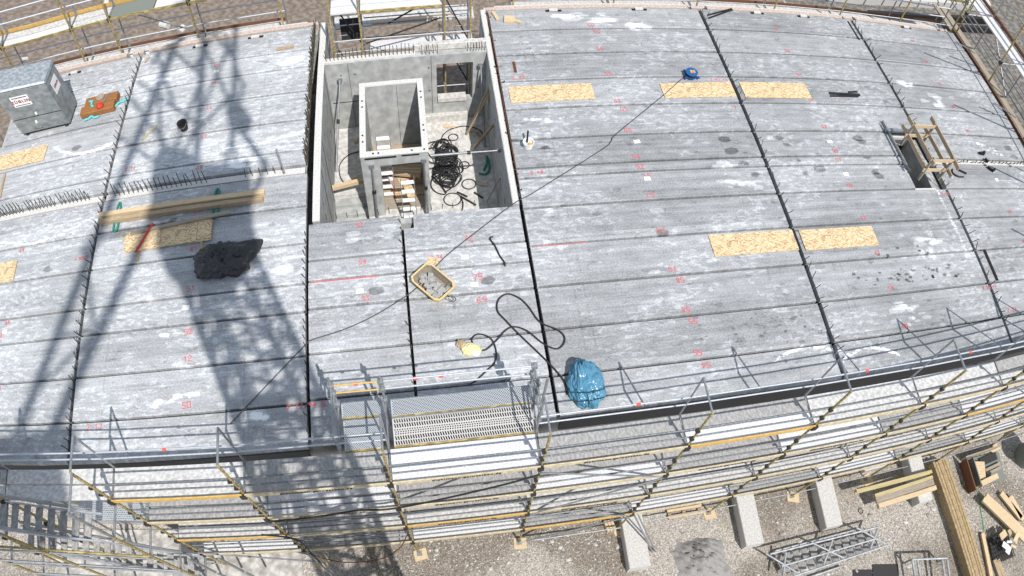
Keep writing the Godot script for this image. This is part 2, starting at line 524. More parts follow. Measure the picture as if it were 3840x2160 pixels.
	M.tub = tri_mat(Color.WHITE, 0.6, mottled(256, 256, 0.03, 45, Color8(200, 170, 112), Color8(232, 208, 156), 5), 1.5)
	M.tub_in = tri_mat(Color.WHITE, 0.85, mottled(256, 256, 0.05, 46, Color8(116, 110, 102), Color8(180, 168, 146), 5, 0, 0, 1.6), 1.5)
	M.rubble = tri_mat(Color.WHITE, 0.9, mottled(256, 256, 0.05, 47, Color8(132, 132, 130), Color8(192, 192, 190), 5, 0, 0, 1.5), 1.5)
	M.steel_box = tri_mat(Color.WHITE, 0.5, mottled(512, 512, 0.014, 48, Color8(116, 122, 124), Color8(156, 162, 163), 6, 0, 0, 1.3), 0.5, 0.2)
	M.steel_top = tri_mat(Color.WHITE, 0.5, mottled(512, 512, 0.03, 49, Color8(140, 148, 154), Color8(188, 195, 200), 5, 0, 0, 1.5), 0.4, 0.3)
	M.ply = mat(Color8(120, 128, 122), 0.7)
	M.brown_ply = mat(Color8(112, 74, 52), 0.7)
	M.white = mat(Color8(232, 234, 236), 0.5)
	M.dull = tri_mat(Color.WHITE, 0.5, mottled(128, 128, 0.04, 69, Color8(142, 148, 152), Color8(200, 204, 207), 5), 1.0, 0.25)
	M.sand = tri_mat(Color.WHITE, 0.95, mottled(512, 512, 0.06, 56, Color8(120, 118, 117), Color8(170, 168, 167), 6, 0, 0, 1.4), 0.8)
	var stones := gravel_texture(61, Color8(132, 127, 121), Color8(214, 208, 200))
	M.ground = tri_mat(Color.WHITE, 0.95, stones, 0.2)
	M.yard = tri_mat(Color.WHITE, 0.95, stones, 0.31)
	M.yard.vertex_color_use_as_albedo = true
	M.dirt = tri_mat(Color.WHITE, 0.95, mottled(512, 512, 0.02, 63, Color8(104, 93, 84), Color8(142, 130, 119), 8, 0, 0, 1.5), 0.28)
	M.hard = tri_mat(Color.WHITE, 0.95, mottled(512, 512, 0.03, 64, Color8(92, 88, 82), Color8(140, 134, 126), 8, 0, 0, 1.6), 0.2)
	M.pebble = mat(Color.WHITE, 0.9)
	M.pebble.vertex_color_use_as_albedo = true
	M.sack = tri_mat(Color.WHITE, 0.6, mottled(128, 128, 0.09, 65, Color8(236, 236, 232), Color8(222, 198, 84), 3, 0, 0, 3.0), 3.0)
	M.sign_red = mat(Color8(150, 40, 34), 0.6)

func tick(what: String) -> void:
	print(what, " ", Time.get_ticks_msec())

func _ready() -> void:
	rng.seed = 4242
	var cam := Camera3D.new()
	cam.name = "camera"
	cam.position = Vector3(0, 18.76, 0)
	cam.rotation_degrees = Vector3(-57.84, -16.84, 5.85)
	cam.fov = 42.706
	cam.near = 0.2
	cam.far = 600.0
	add_child(cam)
	cam.current = true
	var env := Environment.new()
	env.background_mode = Environment.BG_SKY
	var sky := Sky.new()
	var psm := ProceduralSkyMaterial.new()
	psm.sky_top_color = Color8(164, 176, 194)
	psm.sky_horizon_color = Color8(214, 220, 226)
	psm.ground_bottom_color = Color8(120, 116, 110)
	psm.ground_horizon_color = Color8(180, 184, 186)
	psm.sky_energy_multiplier = 1.0
	sky.sky_material = psm
	env.sky = sky
	env.background_energy_multiplier = 0.95
	env.tonemap_mode = Environment.TONE_MAPPER_LINEAR
	env.tonemap_exposure = 1.17
	env.sdfgi_enabled = true
	env.ssao_enabled = true
	env.ssil_enabled = true
	var we := WorldEnvironment.new()
	we.name = "world_environment"
	we.environment = env
	add_child(we)
	var sun := DirectionalLight3D.new()
	sun.name = "sun"
	sun.basis = Basis.looking_at(SUN.normalized(), Vector3(0, 0, 1))
	sun.light_energy = 1.25
	sun.light_color = Color(1.0, 0.98, 0.955)
	sun.light_angular_distance = 0.45
	sun.shadow_enabled = true
	add_child(sun)
	make_materials()
	make_ground()
	make_building()
	make_core()
	make_front_scaffold()
	make_stair_tower()
	make_back_scaffold()
	make_side_scaffold()
	make_alcove_tower()
	make_crane()
	make_deck_things()
	make_core_things()
	make_yard_things()
	make_far_things()

# ---------------------------------------------------------------- ground
func sheet(called: String, pts: Array, y: float, m: Material) -> void:
	var s := Shape.new()
	for i in range(1, pts.size() - 1):
		s.tri(Vector3(pts[0].x, y, pts[0].y), Vector3(pts[i].x, y, pts[i].y), Vector3(pts[i + 1].x, y, pts[i + 1].y))
	var o := single(called, s, m, "", "", Vector3(pts[0].x, y, pts[0].y))
	tag(o, "", "", "", "structure")

func make_ground() -> void:
	sheet("ground", [Vector2(-140, -190), Vector2(170, -190), Vector2(170, 110), Vector2(-140, 110)], GROUND, M.ground)
	sheet("dirt_ground", [Vector2(-60, -80), Vector2(23.4, -80), Vector2(23.4, -24.4), Vector2(-10, -26.3), Vector2(-60, -26.5)], GROUND + 0.004, M.dirt)
	sheet("hard_ground", [Vector2(23.5, -80), Vector2(80, -80), Vector2(80, -8.5), Vector2(26.9, -8.5), Vector2(25.2, -15), Vector2(23.5, -21)], GROUND + 0.004, M.hard)
	# the yard's own surface: worn and trodden patches between the gravel
	var yn := FastNoiseLite.new()
	yn.seed = 21
	yn.frequency = 0.17
	yn.fractal_octaves = 4
	var yst := SurfaceTool.new()
	yst.begin(Mesh.PRIMITIVE_TRIANGLES)
	var grid := []
	for j in 57:
		var line := []
		for i in 165: line.append(Vector3(-15.0 + i * 0.25, 0.0, -11.0 + j * 0.25))
		grid.append(line)
	for j in 56:
		for i in 164:
			for q in [grid[j][i], grid[j][i + 1], grid[j + 1][i + 1], grid[j][i], grid[j + 1][i + 1], grid[j + 1][i]]:
				var t: float = clamp(yn.get_noise_2d(q.x, q.z) * 2.7 + 0.55, 0.0, 1.0)
				yst.set_color(Color(0.56, 0.52, 0.47).lerp(Color(1.0, 0.99, 0.97), t))
				yst.add_vertex(q + Vector3(0, 0.012 * yn.get_noise_2d(q.x * 7.0, q.z * 7.0), 0))
	yst.generate_normals()
	var yard := MeshInstance3D.new()
	yard.name = "yard_ground"
	yard.mesh = yst.commit()
	yard.material_override = M.yard
	yard.position = Vector3(0, GROUND + 0.02, 0)
	add_child(yard)
	tag(yard, "", "", "", "structure")
	# loose stones of the gravel yard
	var st := Shape.new()
	var r := RandomNumberGenerator.new()
	r.seed = 9
	var p := [Vector3(1, 0, 0), Vector3(0, 0, 1), Vector3(-1, 0, 0), Vector3(0, 0, -1), Vector3(0, 0.7, 0), Vector3(0.3, -0.4, 0.1)]
	for k in 4:
		st.tri(p[k], p[4], p[(k + 1) % 4])
		st.tri(p[(k + 1) % 4], p[5], p[k])
	var mm := MultiMesh.new()
	mm.transform_format = MultiMesh.TRANSFORM_3D
	mm.use_colors = true
	mm.mesh = commit(st, 0, Vector3.ZERO)
	mm.instance_count = 42000
	var nz := FastNoiseLite.new()
	nz.seed = 4
	nz.frequency = 0.35
	for i in mm.instance_count:
		var q := Vector3.ZERO
		for tries in 6:
			q = Vector3(r.randf_range(-15, 25), GROUND, r.randf_range(-10, 0.6))
			if nz.get_noise_2d(q.x, q.z) > r.randf_range(-0.5, 0.3): break
		var s := r.randf_range(0.012, 0.03) * (3.2 if i % 71 == 0 else (1.7 if i % 19 == 0 else 1.0))
		var b := Basis(Vector3.UP, r.randf() * TAU).scaled(Vector3(s * r.randf_range(0.7, 1.4), s * r.randf_range(0.5, 0.9), s))
		mm.set_instance_transform(i, Transform3D(b, q + Vector3(0, 0.02 + s * 0.25, 0)))
		var v := r.randf_range(0.28, 0.62)
		mm.set_instance_color(i, Color(v, v * 0.96, v * 0.92))
	var mi := MultiMeshInstance3D.new()
	mi.name = "gravel_stones"
	mi.multimesh = mm
	mi.material_override = M.pebble
	add_child(mi)
	tag(mi, "loose grey gravel stones strewn over the yard", "gravel", "", "stuff")

# ---------------------------------------------------------------- building
var house: Node3D
var bar_count := 0
var more_bars := Shape.new()
const L_ROWS := [-19.72, -18.55, -17.71, -16.59, -15.38, -14.19, -13.62]
const L_ROWS2 := [-13.32, -12.17, -10.97, -9.76, -8.96, -7.77, -6.56, -5.47]
const R_ROWS := [-19.76, -18.61, -17.41, -16.21, -15.02, -13.82, -12.79, -12.43, -11.42, -10.23, -9.01, -7.82, -6.61, -5.58]
const M_ROWS := [-11.56, -10.39, -9.78, -9.0, -7.79, -6.62, -5.5]

func panel(x0: float, x1: float, z0: float, z1: float, skew := 0.0) -> void:
	var s := Shape.new()
	var y := rng.randf_range(-0.007, 0.0)
	s.span(x0, x1, y - 0.2, y, z0 + 0.034, z1 - 0.034, max(2, int((x1 - x0) / 0.9)), 0.012)
	for i in s.v.size():
		var q := s.v[i]
		q.z += skew * q.x
		s.v[i] = q
		s.uv[i] = Vector2((q.x + 14.6) / 37.93, (q.z + 20.1) / 15.06)
	part("slab_panel", s, M.slab, house, at_f)

func rows(x0: float, x1: float, zs: Array, skew := 0.0) -> void:
	for i in zs.size() - 1: panel(x0, x1, zs[i], zs[i + 1], skew)

func bar(p: Vector3, h: float, lean := 0.05) -> void:
	var q := p + Vector3(rng.randfn(0, lean) * h, h, rng.randfn(0, lean) * h)
	if bar_count < 292:
		rod("rebar", at_back(p), at_back(q), 0.013, M.rebar, house, 5)
	else:
		more_bars.beam(p, q, 0.028, 0.028)
	bar_count += 1

const GLYPH := {"0": [[0, 0, 0, 1, 0.6, 1, 0.6, 0, 0, 0]], "1": [[0.1, 0.75, 0.35, 1, 0.35, 0]], "2": [[0, 0.8, 0.15, 1, 0.5, 1, 0.6, 0.75, 0, 0, 0.6, 0]], "3": [[0, 1, 0.6, 1, 0.25, 0.55, 0.6, 0.3, 0.3, 0, 0, 0.1]], "4": [[0.45, 0, 0.45, 1, 0, 0.35, 0.65, 0.35]], "5": [[0.6, 1, 0.05, 1, 0.02, 0.55, 0.5, 0.55, 0.6, 0.25, 0.4, 0, 0, 0.05]], "6": [[0.5, 1, 0.08, 0.5, 0.05, 0.1, 0.35, 0, 0.6, 0.2, 0.4, 0.45, 0.08, 0.35]], "7": [[0, 1, 0.6, 1, 0.2, 0]], "8": [[0.3, 0.5, 0.05, 0.75, 0.3, 1, 0.55, 0.75, 0.3, 0.5, 0.03, 0.22, 0.3, 0, 0.6, 0.22, 0.3, 0.5]], "9": [[0.55, 0.65, 0.2, 0.5, 0.05, 0.8, 0.35, 1, 0.55, 0.65, 0.4, 0]], ".": [[0.2, 0, 0.3, 0.05]], "-": [[0.1, 0.5, 0.5, 0.5]]}

func paint(text: String, x: float, z: float, h: float, turn: float, width := 0.021) -> void:
	h *= 0.74
	# numbers sprayed on the deck by hand, red, 5 mm above the panels
	var s := Shape.new()
	var b := Basis(Vector3.UP, turn)
	var y := 0.006 + 0.001 * (s.get_instance_id() % 3)
	var cx := -0.4 * text.length()
	var j := 0.0
	for ch in text:
		for line in GLYPH[ch]:
			for k in range(0, line.size() - 2, 2):
				var p := Vector3(cx + line[k] + rng.randfn(0, 0.03), 0, -line[k + 1] + 0.5) * h
				var q := Vector3(cx + line[k + 2] + rng.randfn(0, 0.03), 0, -line[k + 3] + 0.5) * h
				var d := (q - p).normalized()
				var n := Vector3(-d.z, 0, d.x) * width / 2.0
				p -= d * width * 0.3
				q += d * width * 0.3
				var o := Vector3(x, y + j, z)
				j += 0.0001
				s.quad(o + b * (p - n), o + b * (q - n), o + b * (q + n), o + b * (p + n))
		cx += 0.85
	part("painted_number", s, M.red_paint, house, at_f)

func make_building() -> void:
	house = thing("concrete_building", "unfinished concrete building with a deck of grey floor panels around an open stair core", "building", Vector3(5, 0, -15))
	var sk := -0.0053
	rows(-14.4, -9.38, L_ROWS, sk)
	rows(-9.28, -3.07, L_ROWS, sk)
	rows(-14.4, -9.38, L_ROWS2, sk)
	rows(-9.28, -3.05, L_ROWS2, sk)
	rows(-2.965, -0.535, M_ROWS)
	# the notch beside the middle joint is left open
	rows(-0.465, 2.62, M_ROWS.slice(1))
	panel(-0.2, 2.61, -11.56, -10.39)
	panel(-0.465, -0.2, -11.14, -10.39)
	rows(2.715, 10.08, R_ROWS)
	rows(10.21, 16.62, R_ROWS.slice(0, 6))
	rows(10.21, 15.33, R_ROWS.slice(5, 9))
	rows(10.21, 16.62, R_ROWS.slice(8))
	rows(16.75, 22.3, R_ROWS.slice(0, 6))
	panel(16.75, 22.3, -13.82, -12.68)
	panel(16.75, 22.3, -12.44, -11.42)
	rows(16.75, 22.3, R_ROWS.slice(8))
	# bare wall tops between the panels
	for q in [[-14.4, -9.41, -13.56, -13.36, 0.02], [-9.27, -3.12, -13.55, -13.35, 0.02], [16.78, 22.3, -12.65, -12.49, 0.01]]:
		var s := Shape.new().span(q[0], q[1], -0.3, -0.04, q[2], q[3], 5)
		for i in s.v.size(): s.v[i] = s.v[i] + Vector3(0, 0, q[4] * 0.0 + (sk * s.v[i].x if q[0] < 0 else 0.0))
		part("wall_top", s, M.wall_edge, house, at_f)
	# walls below the deck and the storey floor
	for q in [[-14.6, 22.3, -5.78, -5.6], [-14.6, -3.0, -19.72, -19.5], [2.7, 22.3, -19.72, -19.5]]:
		part("outer_wall", Shape.new().span(q[0], q[1], GROUND, -0.23, q[2], q[3], 18), M.wall, house, at_f)
	for q in [[-14.75, -14.6], [22.1, 22.3]]:
		part("outer_wall", Shape.new().box(Vector3((q[0] + q[1]) / 2, (GROUND - 0.23) / 2, -12.67), Vector3(14.3, -GROUND - 0.23, q[1] - q[0]), Basis(Vector3.UP, PI / 2), 8), M.wall, house, at_f)
	part("storey_floor", Shape.new().span(-14.6, -2.9, -3.35, -3.05, -19.5, -5.8, 8), M.wall, house, at_f)
	part("storey_floor", Shape.new().span(2.65, 22.1, -3.35, -3.05, -19.5, -5.8, 8), M.wall, house, at_f)
	part("storey_floor", Shape.new().span(-2.9, 2.65, -3.35, -3.05, -11.4, -5.8, 3), M.wall, house, at_f)
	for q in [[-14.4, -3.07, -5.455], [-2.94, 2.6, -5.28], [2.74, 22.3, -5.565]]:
		part("dark_edge_strip", Shape.new().span(q[0], q[1], -0.9, -0.17, q[2] - 0.02, q[2] + 0.005, 12), M.edge_dark, house, at_f)  # dark strip added to blacken the front slab edge
	# masonry strip along the back edge with pockets at the joints
	var cuts := [[-14.4, -10.0], [-9.1, -3.35], [2.95, 9.75], [10.5, 16.3], [16.95, 21.4]]
	for q in cuts:
		part("edge_masonry", Shape.new().span(q[0], q[1], -0.3, -0.012, -19.94, -19.76, 6), M.pink, house, at_f)
		part("edge_strip", Shape.new().span(q[0], q[1], -0.3, -0.05, -20.04, -19.945, 6), M.wall_edge, house, at_f)
	for x in [-9.55, -3.15, 2.8, 10.12, 16.62, 21.85]:
		part("edge_brick", Shape.new().span(x - 0.22, x + 0.22, -0.3, -0.03, -19.95, -19.8), M.pink, house, at_f)
	for p in [[4.9, -19.6], [7.9, -19.62], [12.43, -19.63], [14.41, -19.62], [19.5, -19.62], [-12.08, -19.45], [-7.09, -19.5], [-5.1, -19.5]]:
		part("lifting_pocket", Shape.new().span(p[0] - 0.27, p[0] + 0.27, 0.0, 0.012, p[1] - 0.05, p[1] + 0.05), M.void, house, at_f)
		part("mortar_block", Shape.new().span(p[0] - 0.15, p[0] + 0.13, 0.0, 0.06, p[1] - 0.07, p[1] + 0.05), M.wall_edge, house, at_f)
	# slots cut in single panels
	for p in [[16.42, 16.5, -19.6, -18.5], [17.06, 17.2, -9.0, -7.86]]:
		part("slot", Shape.new().span(p[0], p[1], 0.0, 0.008, p[2], p[3], 1), M.void, house, at_f)
	part("slot", Shape.new().span(3.17, 3.26, 0.0, 0.008, -17.1, -16.6), M.rust, house, at_f)
	# starter bars
	for k in 52: bar(Vector3(-9.36, -0.05, -19.5 + k * 0.268 + rng.randf() * 0.1), rng.randf_range(0.22, 0.34), 0.15)
	for k in 26: bar(Vector3(-3.05, -0.05, -11.2 + k * 0.215), rng.randf_range(0.2, 0.3), 0.12)
	for k in 27: bar(Vector3(-0.53, -0.05, -11.3 + k * 0.215), rng.randf_range(0.15, 0.26), 0.15)
	for k in 26:
		if k % 9 != 8: bar(Vector3(-13.5 + k * 0.145, -0.05, -13.45), rng.randf_range(0.46, 0.56), 0.04)
	for k in 20: bar(Vector3(-8.95 + k * 0.155, -0.05, -13.42), rng.randf_range(0.48, 0.58), 0.05)
	for k in 6: bar(Vector3(-4.85 + k * 0.22, -0.05, -13.43), rng.randf_range(0.3, 0.36), 0.08)
	for k in 23: bar(Vector3(-2.6 + k * 0.125, -0.02, -17.78), rng.randf_range(0.42, 0.52), 0.03)
	for k in 5: bar(Vector3(0.42 + k * 0.12, -0.02, -17.74), 0.4, 0.03)
	for k in 7: bar(Vector3(1.85 + k * 0.09, 0.0, -17.74), 0.36, 0.03)
	for k in 18: bar(Vector3(-2.5 + k * 0.28, -0.05, -11.66), rng.randf_range(0.2, 0.28), 0.05)
	for k in 44: if k % 8 != 7: bar(Vector3(10.2, -0.02, -19.4 + k * 0.31), rng.randf_range(0.2, 0.28), 0.25)
	for k in 42:
		if k % 9 < 8 and not (k > 18 and k < 25): bar(Vector3(16.74, -0.02, -19.4 + k * 0.315), rng.randf_range(0.2, 0.28), 0.3)
	for k in 10: bar(Vector3(16.66, -0.1, -13.6 + k * 0.22), 0.25, 0.15)
	for k in 62: bar(Vector3(-3.04 - 0.04 * (k % 2), -0.05, -19.6 + k * 0.098), rng.randf_range(0.34, 0.48), 0.07)
	for k in 21: bar(Vector3(17.4 + k * 0.215, -0.05, -12.57), 0.14, 0.25)
	for k in 44: bar(Vector3(2.68, -0.06, -19.6 + k * 0.18), rng.randf_range(0.05, 0.12), 0.6)
	var stuff := part("rebar_row", more_bars, M.rebar, house, at_b)
	tag(stuff, "", "", "", "stuff")
	part("rusty_bar", Shape.new().pipe([Vector3(2.66, 0.04, -19.7), Vector3(2.69, 0.05, -17), Vector3(2.66, 0.06, -15), Vector3(2.7, 0.04, -12.2)], 0.016, 5), M.rust, house, at_f)
	# sprayed panel numbers
	var t := ["55", "55", "55", "61", "55", "54", "52", "57", "53", "51", "58", "55", "54"]
	for i in range(1, 13):
		paint(t[i - 1], 6.0 + i * 0.03, R_ROWS[i] - 0.17, 0.2, rng.randf_range(-0.1, 0.1) + (PI if i % 3 == 2 else 0.0))
		if i % 3 == 1 or i > 10: paint(t[i], 6.1 + i * 0.03, R_ROWS[i] + 0.17, 0.2, PI + rng.randf_range(-0.1, 0.1))
	for i in range(1, 13):
		paint(["56", "54", "51", "57", "63", "50", "57", "53", "62", "61", "59", "60"][i - 1], 12.9 - 0.02 * i, R_ROWS[i] - 0.18, 0.17, rng.randf_range(-0.2, 0.2))
		if i < 6 or i > 8: paint(["50", "51", "60", "53", "65", "69"][i % 6], 19.4, R_ROWS[i] - 0.2, 0.15, rng.randf_range(-0.3, 0.3))
	for i in range(1, 6): paint(["50", "15", "91", "57", "57"][i - 1], -6.3, L_ROWS[i] + 0.2, 0.17, PI if i % 2 else 0.1)
	for i in range(1, 7):
		paint(["51", "41", "51", "52", "12", "50"][i - 1], -6.2 + 0.03 * i, L_ROWS2[i] + (-0.2 if i != 4 else 0.25), 0.2, 0.1)
		if i % 2 == 0: paint("50", -12.3, L_ROWS2[i] - 0.22, 0.18, 0.15)
		else: paint("49", -12.1, L_ROWS2[i] + 0.2, 0.18, 0.15)
	for p in [["2.42.", 2.98, -17.4 + 1.02, 0.17], ["2.18.", 3.0, -12.6, 0.15], ["2.17", 3.0, -6.5, 0.24], ["72", 1.0, -10.62, 0.22], ["75", 1.1, -9.44, 0.24], ["69", 1.12, -8.8, 0.24], ["57", -1.75, -11.35, 0.17], ["59", -1.7, -10.2, 0.17], ["53", -1.65, -9.15, 0.16], ["17", 1.1, -6.3, 0.2], ["2.18", -8.85, -14.35, 0.15], ["2.17", -8.9, -6.35, 0.2], ["3.77.94.5", -3.7, -6.5, 0.17], ["2.42.16", 9.3, -16.05, 0.14], ["4.5717", -10.0, -11.35, 0.12], ["2.16", 0.1, -10.15, 0.13], ["2.19.17", 16.2, -7.65, 0.15], ["2-17", 16.95, -6.8, 0.2], ["2.12", 16.3, -11.2, 0.14], ["7", 9.8, -14.8, 0.17]]:
		paint(p[0], p[1] + p[3] * 0.4 * p[0].length(), p[2], p[3], rng.randf_range(-0.08, 0.08))
	part("red_line", Shape.new().span(-2.9, -1.2, 0.004, 0.008, -9.76, -9.73), M.red_paint, house, at_f)
	part("red_line", Shape.new().span(2.8, 4.2, 0.004, 0.008, -10.2, -10.18), M.red_paint, house, at_f)

func make_core() -> void:
	# the stair core: walls on four sides, a lift shaft in the middle and a floor one storey down
	var b := Basis(Vector3.UP, PI / 2)
	part("core_wall", Shape.new().box(Vector3(-2.77, -1.53, -15.7), Vector3(8.2, 3.05, 0.2), b, 7), M.wall, house, at_b)
	part("core_wall", Shape.new().box(Vector3(2.54, -1.53, -15.7), Vector3(8.2, 3.05, 0.18), b, 7), M.wall, house, at_b)
	part("wall_edge", Shape.new().box(Vector3(-2.77, 0.01, -15.7), Vector3(8.2, 0.03, 0.2), b, 7), M.wall_edge, house, at_b)
	part("wall_edge", Shape.new().box(Vector3(2.54, -0.01, -15.7), Vector3(8.2, 0.03, 0.14), b, 7), M.wall_edge, house, at_b)
	part("core_wall", Shape.new().span(-2.9, 2.6, -3.05, -0.23, -11.6, -11.42, 3), M.wall, house, at_b)
	part("core_floor", Shape.new().span(-2.67, 2.45, -3.35, -3.05, -17.65, -14.75, 3), M.wall_light, house, at_b)
	part("core_floor", Shape.new().span(-1.57, 2.45, -3.35, -3.05, -14.75, -11.6, 3), M.wall_light, house, at_b)
	# back wall with its window opening
	for q in [[-2.67, 0.85, -3.05, -0.03], [2.02, 2.45, -3.05, -0.03], [0.85, 2.02, -0.43, -0.03], [0.85, 2.02, -3.05, -2.15]]:
		part("back_wall", Shape.new().span(q[0], q[1], q[2], q[3], -17.9, -17.66, 3), M.wall, house, at_b)
	part("window_sill", Shape.new().span(0.87, 1.8, -2.15, -1.98, -17.86, -17.6, 3), M.wall_light, house, at_b)
	part("wall_kerb", Shape.new().span(0.2, 2.45, -0.03, 0.24, -18.08, -17.9, 3, 0.02), M.wall_light, house, at_b)
	part("wall_ledge", Shape.new().span(-2.67, 0.2, -0.03, 0.03, -17.9, -17.7, 3), M.wall_edge, house, at_b)
	part("floor_step", Shape.new().span(0.4, 1.85, -3.05, -2.72, -17.66, -17.5, 2), M.wall_light, house, at_b)
	part("day_joint", Shape.new().span(-2.6, -1.6, -1.78, -1.76, -17.655, -17.64, 1), M.dark, house, at_b)
	# lift shaft
	var shaft_top := -0.15
	for q in [[-1.57, -1.41, -16.62, -13.95, -6.0, 0], [0.2, 0.36, -16.62, -13.95, -6.0, 0], [-1.57, 0.36, -16.78, -16.62, -6.0, 1], [-1.57, -1.04, -13.95, -13.79, -3.05, 2], [0.18, 0.36, -13.95, -13.79, -3.05, 2], [-1.04, 0.18, -13.95, -13.79, -0.62, 2]]:
		part("shaft_wall", Shape.new().span(q[0], q[1], q[4], shaft_top - 0.03, q[2], q[3], 2), M.wall, house, at_b)
	for q in [[-1.58, -1.4, -16.63, -13.97], [0.19, 0.37, -16.63, -13.97], [-1.58, 0.37, -16.79, -16.63], [-1.58, 0.37, -13.97, -13.77]]:
		part("shaft_rim", Shape.new().span(q[0], q[1], shaft_top - 0.03, shaft_top, q[2], q[3], 2), M.wall_edge, house, at_b)
	for p in [[-1.49, -16.0], [-1.49, -15.75], [-1.49, -14.6], [-1.49, -14.35], [0.28, -16.2], [0.28, -15.95], [0.28, -14.8], [0.28, -14.6], [-1.2, -13.87], [-1.05, -13.87], [0.25, -13.87], [-0.1, -13.87]]:
		part("rim_hole", Shape.new().lathe(Vector3(p[0], shaft_top, p[1]), [Vector2(0.032, 0.0), Vector2(0.032, 0.004), Vector2(0.0, 0.004)], 8), M.void, house, at_b)
	part("lintel_chase", Shape.new().span(-1.45, -0.55, -0.3, -0.24, -13.79, -13.775, 2), M.void, house, at_b)
	part("lintel_chase", Shape.new().span(-0.4, 0.1, -0.28, -0.23, -13.79, -13.775, 2), M.void, house, at_b)
	for k in 6: part("shaft_board", Shape.new().span(-1.4, 0.19, -3.04, -3.0, -16.6 + k * 0.44, -16.2 + k * 0.44), M.grey_wood if k % 2 else M.old_wood, house, at_b)
	# stair to the left of the shaft
	for k in 10: part("stair_step", Shape.new().span(-2.66, -1.58, -3.42 - k * 0.17, -3.22 - k * 0.17, -14.75 + k * 0.27, -14.46 + k * 0.27), M.wall, house, at_b)
	part("stair_wall", Shape.new().span(-2.88, -2.67, -6.5, -3.06, -14.9, -11.5, 2), M.wall, house, at_b)
	part("stair_wall", Shape.new().span(-2.9, -1.4, -6.5, -3.06, -11.6, -11.42, 2), M.wall, house, at_b)
	part("stair_wall", Shape.new().span(-1.57, -1.42, -6.5, -3.36, -13.95, -11.6, 2), M.wall, house, at_b)
	# form marks of the cast walls: tie holes and the joints of the shuttering
	for x in [-2.2, -1.75, 0.6, 2.2]:
		for y in [-0.55, -1.6]:
			part("tie_hole", Shape.new().box(Vector3(x, y, -17.657), Vector3(0.05, 0.05, 0.006)), M.dark, house, at_b)
	for x in [-1.95, 0.68]: part("form_joint", Shape.new().span(x, x + 0.012, -3.0, -0.05, -17.66, -17.652), M.coupler, house, at_b)
	for q in [[-16.4, -0.6], [-15.2, -0.6], [-14.0, -0.6], [-12.6, -0.6], [-16.4, -1.8], [-15.2, -1.8], [-12.6, -1.8]]:
		part("tie_hole", Shape.new().box(Vector3(-2.664, q[1], q[0]), Vector3(0.006, 0.05, 0.05)), M.dark, house, at_b)
		part("tie_hole", Shape.new().box(Vector3(2.447, q[1], q[0]), Vector3(0.006, 0.05, 0.05)), M.dark, house, at_b)
	part("form_joint", Shape.new().span(-0.45, -0.44, -2.9, -0.2, -16.62, -16.612), M.coupler, house, at_b)
	# vertical seams in the side walls
	for z in [-17.3, -14.5, -13.4]:
		part("wall_seam", Shape.new().span(-2.67, -2.66, -3.0, -0.05, z, z + 0.02), M.dark, house, at_b)

# ---------------------------------------------------------------- scaffolds
func tube(called: String, a: Vector3, b: Vector3, at: int, m: Material, parent: Node3D, r := 0.026) -> void:
	rod(called, plan(at, a), plan(at, b), r, m, parent)

func plank(called: String, x0: float, x1: float, y: float, z0: float, z1: float, at: int, m: Material, parent: Node3D) -> void:
	part(called, Shape.new().span(x0, x1, y - 0.06, y, z0, z1, 3), m, parent, at)

func lettering(text: String, a: Vector3, along: Vector3, size: float, parent: Node3D, m: Material) -> void:
	var t := TextMesh.new()
	var f := SystemFont.new()
	f.font_names = PackedStringArray(["Droid Sans"])
	f.font_weight = 700
	f.font_italic = true
	t.font = f
	t.text = text
	t.font_size = 32
	t.pixel_size = size / 24.0
	t.depth = 0.004
	t.curve_step = 4.0
	var o := MeshInstance3D.new()
	o.name = numbered("lettering", parent)
	o.mesh = t
	o.material_override = m
	var x := along.normalized()
	var z := x.cross(Vector3.UP).normalized()
	o.transform = Transform3D(Basis(x, Vector3.UP, z), a - org[parent])
	parent.add_child(o, true)

func pave() -> void:
	var s := Shape.new().box(Vector3(-9.5, GROUND + 0.04, -3.6), Vector3(9.6, 0.08, 3.4), Basis.IDENTITY, 8)
	var o := single("concrete_pavement", s, M.pave, "", "", Vector3(-9.5, GROUND, -3.6), at_y)
	tag(o, "", "", "", "structure")

